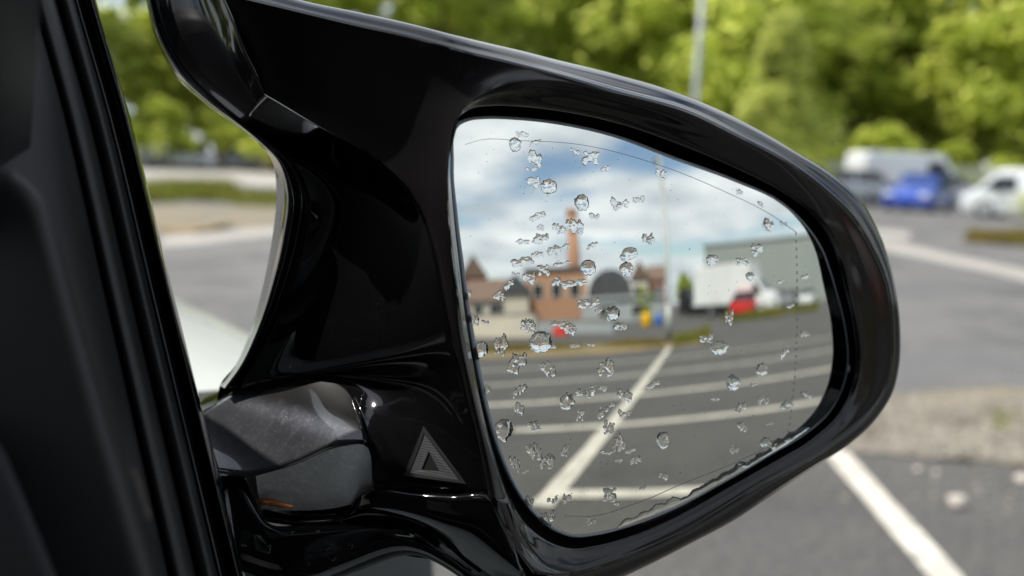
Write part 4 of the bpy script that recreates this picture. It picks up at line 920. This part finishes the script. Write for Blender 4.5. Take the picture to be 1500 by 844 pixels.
# lower bracket fixed to the door
G0 = [PD(*p) for p in ((322,690,.394), (352,691,.392), (370,722,.389), (388,764,.385), (450,768,.380), (520,766,.374), (570,768,.369), (612,784,.365), (652,812,.363), (700,848,.362))]
G1 = [PD(*p) for p in ((326,712,.388), (352,716,.386), (372,752,.383), (394,782,.378), (450,784,.373), (520,782,.368), (570,784,.365), (612,800,.363), (650,822,.362), (692,852,.362))]
G2 = [PD(*p) for p in ((346,850,.386), (366,858,.384), (390,866,.380), (420,868,.376), (465,860,.372), (522,840,.370), (568,822,.370), (604,813,.371), (640,825,.371), (682,853,.370))]
G3 = [PD(p[0] + 1, p[1] - 7, p[2]) for p in ((346,850,.412), (366,858,.410), (390,866,.406), (420,868,.402), (465,860,.398), (522,840,.394), (568,822,.392), (604,813,.390), (640,825,.388), (682,853,.386))]
lb = mloft('lower_bracket', [G0, G1, G2, G3], M['gloss'], 6, 6, thick=.004); relax(lb.data, [], 30)
GB = BVHTree.FromPolygons([v.co.copy() for v in lb.data.vertices], [tuple(f.vertices) for f in lb.data.polygons])
own(tube('bracket_trim', [PD(322,686,.40), PD(334,712,.392), PD(345,770,.389), PD(358,860,.389)], .0012, M['glass_edge'], None, 6))
own(tube('retaining_clip', [PD(380,736,.386), PD(394,735,.380), PD(412,740,.379), PD(430,742,.378)], [.0012, .0016, .0014, .0006], M['copper'], None, 8))
# foot plate on the door, behind the arm
mloft('foot_plate', [[PD(276,594,.46), PD(318,574,.45), PD(340,566,.445)], [PD(284,606,.44), PD(322,592,.432), PD(346,577,.422)], [PD(292,624,.428), PD(330,640,.42), PD(360,640,.415)]], M['gloss'], 5, 5, thick=.004)
# blind spot warning triangle
def cpt(x, y, l=.0006): return on_bvh(CB, x, y, l)
def tri_ring(name, o_, i_, l0, l1, m):
    V = [cpt(*p, l0) for p in o_] + [cpt(*p, l1) for p in o_] + [cpt(*p, l1) for p in i_] + [cpt(*p, l0) for p in i_]
    F = []
    for k in range(3):
        j = (k + 1) % 3
        F += [(k, j, 3 + j, 3 + k), (3 + k, 3 + j, 6 + j, 6 + k), (6 + k, 6 + j, 9 + j, 9 + k)]
    return own(link(name, recalc(mesh(name, V, F)), m))
oT, iT = [(621,634), (599,692), (673,704)], [(628,661), (617,688), (644,691)]
oF = [(620,624), (591,697), (683,709)]
wl = bpy.data.materials.new('ribbed_lens'); wl.use_nodes = True; t = wl.node_tree; b = t.nodes['Principled BSDF']; b.inputs['Base Color'].default_value = (.065, .065, .07, 1); b.inputs['Roughness'].default_value = .35
tcn = N(t, 'ShaderNodeTexCoord'); wv = N(t, 'ShaderNodeTexWave', bands_direction='Z'); wv.inputs['Scale'].default_value = 330; t.links.new(tcn.outputs['Object'], wv.inputs[0])
bp = N(t, 'ShaderNodeBump'); bp.inputs['Strength'].default_value = .16; bp.inputs['Distance'].default_value = .0004; t.links.new(wv.outputs[1], bp.inputs['Height']); t.links.new(bp.outputs[0], b.inputs['Normal'])
tri_ring('warning_triangle_frame', oF, oT, .0003, .0012, M['rubber'])
tri_ring('warning_triangle_lens', oT, iT, .0004, .0009, wl)
V = [cpt(*p, .0005) for p in iT]; own(link('warning_triangle_centre', mesh('c', V, [(0, 1, 2)]), M['rubber']))

# ================================================================== RAINDROPS ON THE GLASS
def drop_mesh(seed, kind):
    r = random.Random(seed); n = 30 if kind == 's' else 26; lobes = []
    if kind == 'r':
        lobes = [(r.uniform(-.05, .05), r.uniform(-.05, .05), r.uniform(.36, .42), r.uniform(.36, .42), 1.0)]
        for k in range(r.randint(1, 3)): lobes.append((r.uniform(-.2, .2), r.uniform(-.25, .1), r.uniform(.18, .28), r.uniform(.18, .3), r.uniform(.7, 1.0)))
    else:
        k = r.randint(3, 6)
        for i in range(k):
            lobes.append((-.34 + .68 * (i + .5) / k + r.uniform(-.06, .06), r.uniform(-.2, .2), r.uniform(.08, .15), r.uniform(.16, .34), r.uniform(.45, 1.0)))
        for i in range(r.randint(1, 4)): lobes.append((r.uniform(-.3, .3), r.uniform(-.32, .32), r.uniform(.05, .14), r.uniform(.05, .12), r.uniform(.4, .8)))
    wa = .07 if kind == 'r' else .11; off = Vector((seed * 1.7, seed * .9, 0)); V, F, H = [], [], []
    for j in range(n + 1):
        for i in range(n + 1):
            x, y = i / n - .5, j / n - .5
            wx_ = x + wa * mnoise.noise(Vector((x * 6, y * 6, 0)) + off); wy_ = y + wa * mnoise.noise(Vector((x * 6, y * 6, 5)) + off); h = -.2
            for (cx_, cy_, rx, ry, hk) in lobes:
                q = 1 - ((wx_ - cx_) / rx) ** 2 - ((wy_ - cy_) / ry) ** 2
                h = max(h, hk * (math.sqrt(q) if q > 0 else max(-.2, q)))
            if h > 0: h *= 1 + (.28 if kind == 's' else .12) * mnoise.noise(Vector((x * 8, y * 5, 9)) + off)
            V.append(Vector((x, y, h))); H.append(h)
    for j in range(n):
        for i in range(n):
            a = j * (n + 1) + i; q = (a, a + 1, a + n + 2, a + n + 1)
            if max(H[z] for z in q) > 0: F.append(q)
    used = sorted({z for f in F for z in f}); ix = {z: k for k, z in enumerate(used)}
    me = mesh('raindrop', [V[z] for z in used], [tuple(ix[z] for z in f) for f in F])
    for p_ in me.polygons: p_.use_smooth = True
    me.materials.append(M['water']); return me
DV = {'r': [drop_mesh(100 + i, 'r') for i in range(9)], 's': [drop_mesh(200 + i, 's') for i in range(20)]}
Z5 = (640, 120, .4265); Z6 = (900, 180, .45); Z7 = (660, 440, .4785); Z8 = (960, 440, .4785)
DR = [(Z5, [(270,215,'r',40,50), (290,180,'s',60,25), (340,210,'s',45,30), (335,258,'s',50,60), (325,300,'s',45,25), (330,345,'s',50,40), (385,358,'r',55,50), (495,415,'r',55,55), (530,262,'s',62,50), (475,240,'s',40,30), (580,295,'s',40,28), (770,315,'s',40,40), (625,418,'s',72,45), (690,405,'s',40,22), (345,462,'s',52,32), (355,497,'s',26,24), (420,505,'s',50,40), (472,500,'s',58,58), (540,460,'s',40,35), (295,550,'s',52,22), (358,540,'s',60,40), (345,592,'s',40,24), (402,580,'s',45,36), (446,565,'s',38,26), (535,563,'s',40,34), (295,615,'s',80,36), (270,660,'s',30,20), (315,675,'s',52,42), (365,648,'s',45,42), (428,625,'s',65,26), (412,682,'s',42,42), (470,692,'s',92,38), (522,638,'r',55,55), (660,590,'r',55,45), (648,642,'r',48,48), (725,538,'s',44,40), (515,762,'s',72,36), (605,798,'r',50,50), (248,697,'s',32,36), (213,730,'s',42,36), (105,735,'s',26,40), (125,820,'s',36,44), (165,825,'s',30,26), (310,830,'s',46,30), (430,835,'s',90,30), (555,785,'s',26,20), (630,840,'s',44,26)]),
      (Z6, [(405,225,'s',32,24), (475,265,'s',20,26), (500,330,'s',36,50), (550,330,'s',26,28), (465,415,'s',40,46), (320,445,'r',42,35), (415,452,'s',42,26), (440,500,'r',28,28), (540,517,'s',25,20), (620,498,'s',32,26), (110,378,'s',42,40), (375,632,'s',30,52), (295,703,'s',42,26), (342,732,'r',56,48), (553,747,'s',26,40), (480,802,'r',38,42), (388,838,'r',42,38), (620,683,'s',30,25), (573,597,'s',25,18)]),
      (Z7, [(237,82,'s',42,48), (365,88,'s',42,52), (280,128,'r',72,68), (92,152,'r',45,52), (155,140,'s',46,72), (205,195,'s',62,70), (297,208,'s',46,50), (475,208,'s',48,55), (497,40,'r',45,42), (516,80,'s',42,30), (212,278,'s',46,52), (210,328,'s',32,40), (356,313,'r',48,52), (415,283,'s',66,55), (465,270,'s',30,20), (398,352,'s',26,36), (465,345,'s',36,46), (495,318,'s',20,20), (532,290,'s',50,46), (530,345,'s',46,24), (487,392,'s',32,42), (620,258,'s',38,28), (518,430,'s',40,60), (550,460,'s',34,24), (567,490,'s',32,30), (650,425,'r',42,48), (475,465,'s',42,20), (515,490,'s',28,16), (252,385,'s',44,36), (160,398,'r',55,66), (255,460,'s',46,56), (295,495,'s',44,46), (352,460,'s',32,46), (195,500,'s',40,60), (240,612,'s',30,34), (312,612,'s',34,34), (357,608,'s',30,30), (486,595,'s',44,44), (505,620,'s',36,22), (590,572,'s',26,20), (650,537,'s',34,28), (430,675,'s',32,26), (290,670,'s',46,46), (230,523,'s',20,14), (112,268,'s',24,30), (310,140,'s',30,20), (380,140,'s',30,16), (430,135,'s',26,16)]),
      (Z8, [(240,255,'r',40,45), (182,303,'s',32,16), (262,330,'s',32,38), (265,385,'s',28,34), (330,305,'s',36,28), (405,320,'s',46,40), (462,290,'s',38,28), (345,435,'s',52,36), (240,457,'s',28,40), (302,258,'s',22,12), (350,378,'s',22,8), (270,505,'s',46,18), (410,425,'s',40,16)])]
rd = random.Random(5); cnt = {'r': 0, 's': 0}
BIG = {'r': 'rounded clear raindrop bead', 's': 'ragged broken patch of rainwater'}
def put_drop(p, n, ax, ay, W_, H_, T_, me, label, group):
    o = bpy.data.objects.new('raindrop', me); COL.objects.link(o)
    o.matrix_world = Matrix(((ax.x * W_, ay.x * H_, n.x * T_, p.x), (ax.y * W_, ay.y * H_, n.y * T_, p.y), (ax.z * W_, ay.z * H_, n.z * T_, p.z), (0, 0, 0, 1)))
    tag(o, label, 'raindrop', group); return o
for (ox, oy, s_), lst in DR:
    for (zx, zy, kd, ww, hh) in lst:
        px, py, ww, hh = ox + zx * s_, oy + zy * s_, ww * s_ * 1.22, hh * s_ * 1.22
        p, n = on_glass(px, py); a = on_glass(px + ww / 2, py)[0] - on_glass(px - ww / 2, py)[0]; b_ = on_glass(px, py - hh / 2)[0] - on_glass(px, py + hh / 2)[0]
        W_, H_ = a.length, b_.length; ax = a.normalized(); ay = n.cross(ax).normalized()
        if rd.random() < .5: ax = -ax
        if ax.cross(ay).dot(n) < 0: pass
        T_ = min(W_, H_) * (.17 if kd == 'r' else .13); me = DV[kd][cnt[kd] % len(DV[kd])]; cnt[kd] += 1
        size = 'large' if max(ww, hh) > 24 else 'small'; half = 'upper' if py < 440 else 'lower'
        put_drop(p, n, ax, ay, W_, H_, T_, me, '%s %s on the %s half of the mirror glass' % (size, BIG[kd], half), '%s %s drops on the %s glass' % (size, 'round' if kd == 'r' else 'ragged', half))
# a few drops on the lower bracket
for (px, py, ww, hh) in ((395,803,10,14), (430,780,7,6), (452,786,6,5), (466,779,8,8), (478,803,13,9), (488,818,14,9), (415,785,5,5), (514,800,8,9), (452,826,9,6), (505,812,7,6)):
    h_ = GB.ray_cast(CP, ray(px, py).normalized())
    if h_[0] is None: continue
    n = h_[1] if h_[1].dot(fw) < 0 else -h_[1]; m_ = h_[3] / F_PX * .95; ax = (rt - n * rt.dot(n)).normalized()
    put_drop(h_[0], n, ax, n.cross(ax), ww * m_, hh * m_, min(ww, hh) * m_ * .3, DV['r'][px % 9], 'tiny raindrop clinging to the black lower bracket of the mirror', 'drops on the lower bracket')
# water lying along the lower edge of the glass
wv_px = [(905, 775), (950, 757), (1000, 737), (1050, 711), (1100, 682), (1150, 652), (1185, 628)]
V, F = [], []; dn = catmull([Vector((a, b, 0)) for a, b in wv_px], 16)
for i, q in enumerate(dn):
    t = (dn[min(i + 1, len(dn) - 1)] - dn[max(i - 1, 0)]).normalized(); nn_ = Vector((t.y, -t.x, 0))
    wd = 5 + 11 * max(0, mnoise.noise(Vector((i * .16, 3, 0))) + .25) + 3 * mnoise.noise(Vector((i * .7, 1, 0)))
    wd *= min(1, i / 6, (len(dn) - 1 - i) / 6) + .05
    for k, (u, hgt) in enumerate(((-1, -.0002), (2, .0004), (wd * .35 + 2, .0005), (wd * .75 + 2, .00036), (wd * .95 + 2, .00012), (wd + 2.6, -.0001))):
        e = q + nn_ * u; V.append(on_glass(e.x, e.y, hgt)[0])
for i in range(len(dn) - 1):
    for k in range(5): F.append((i * 6 + k, (i + 1) * 6 + k, (i + 1) * 6 + k + 1, i * 6 + k + 1))
me = mesh('water_film', V, F)
if me.polygons[len(F) // 2].normal.dot(GN) < 0: me.flip_normals()
tag(link('water_film', me, M['water'], None, True), 'line of rainwater lying along the lower edge of the mirror glass', 'water')
# dust specks on the glass
V, F = [], []
for _ in range(420):
    an, rr = rd.uniform(0, 6.283), math.sqrt(rd.random()) * .96; q = gc2.lerp(Gd[int(an / 6.284 * L)], rr); s_ = rd.uniform(.25, .7) * (1.6 if rd.random() < .08 else 1); k = len(V)
    for j in range(5): V.append(on_glass(q.x + s_ * math.cos(j * 1.2566), q.y + s_ * math.sin(j * 1.2566), .00006)[0])
    F.append(tuple(range(k, k + 5)))
tag(own(link('dust_specks', mesh('dust_specks', V, F), mat('dust_speck', (.16, .15, .14), .9))), kind='stuff')
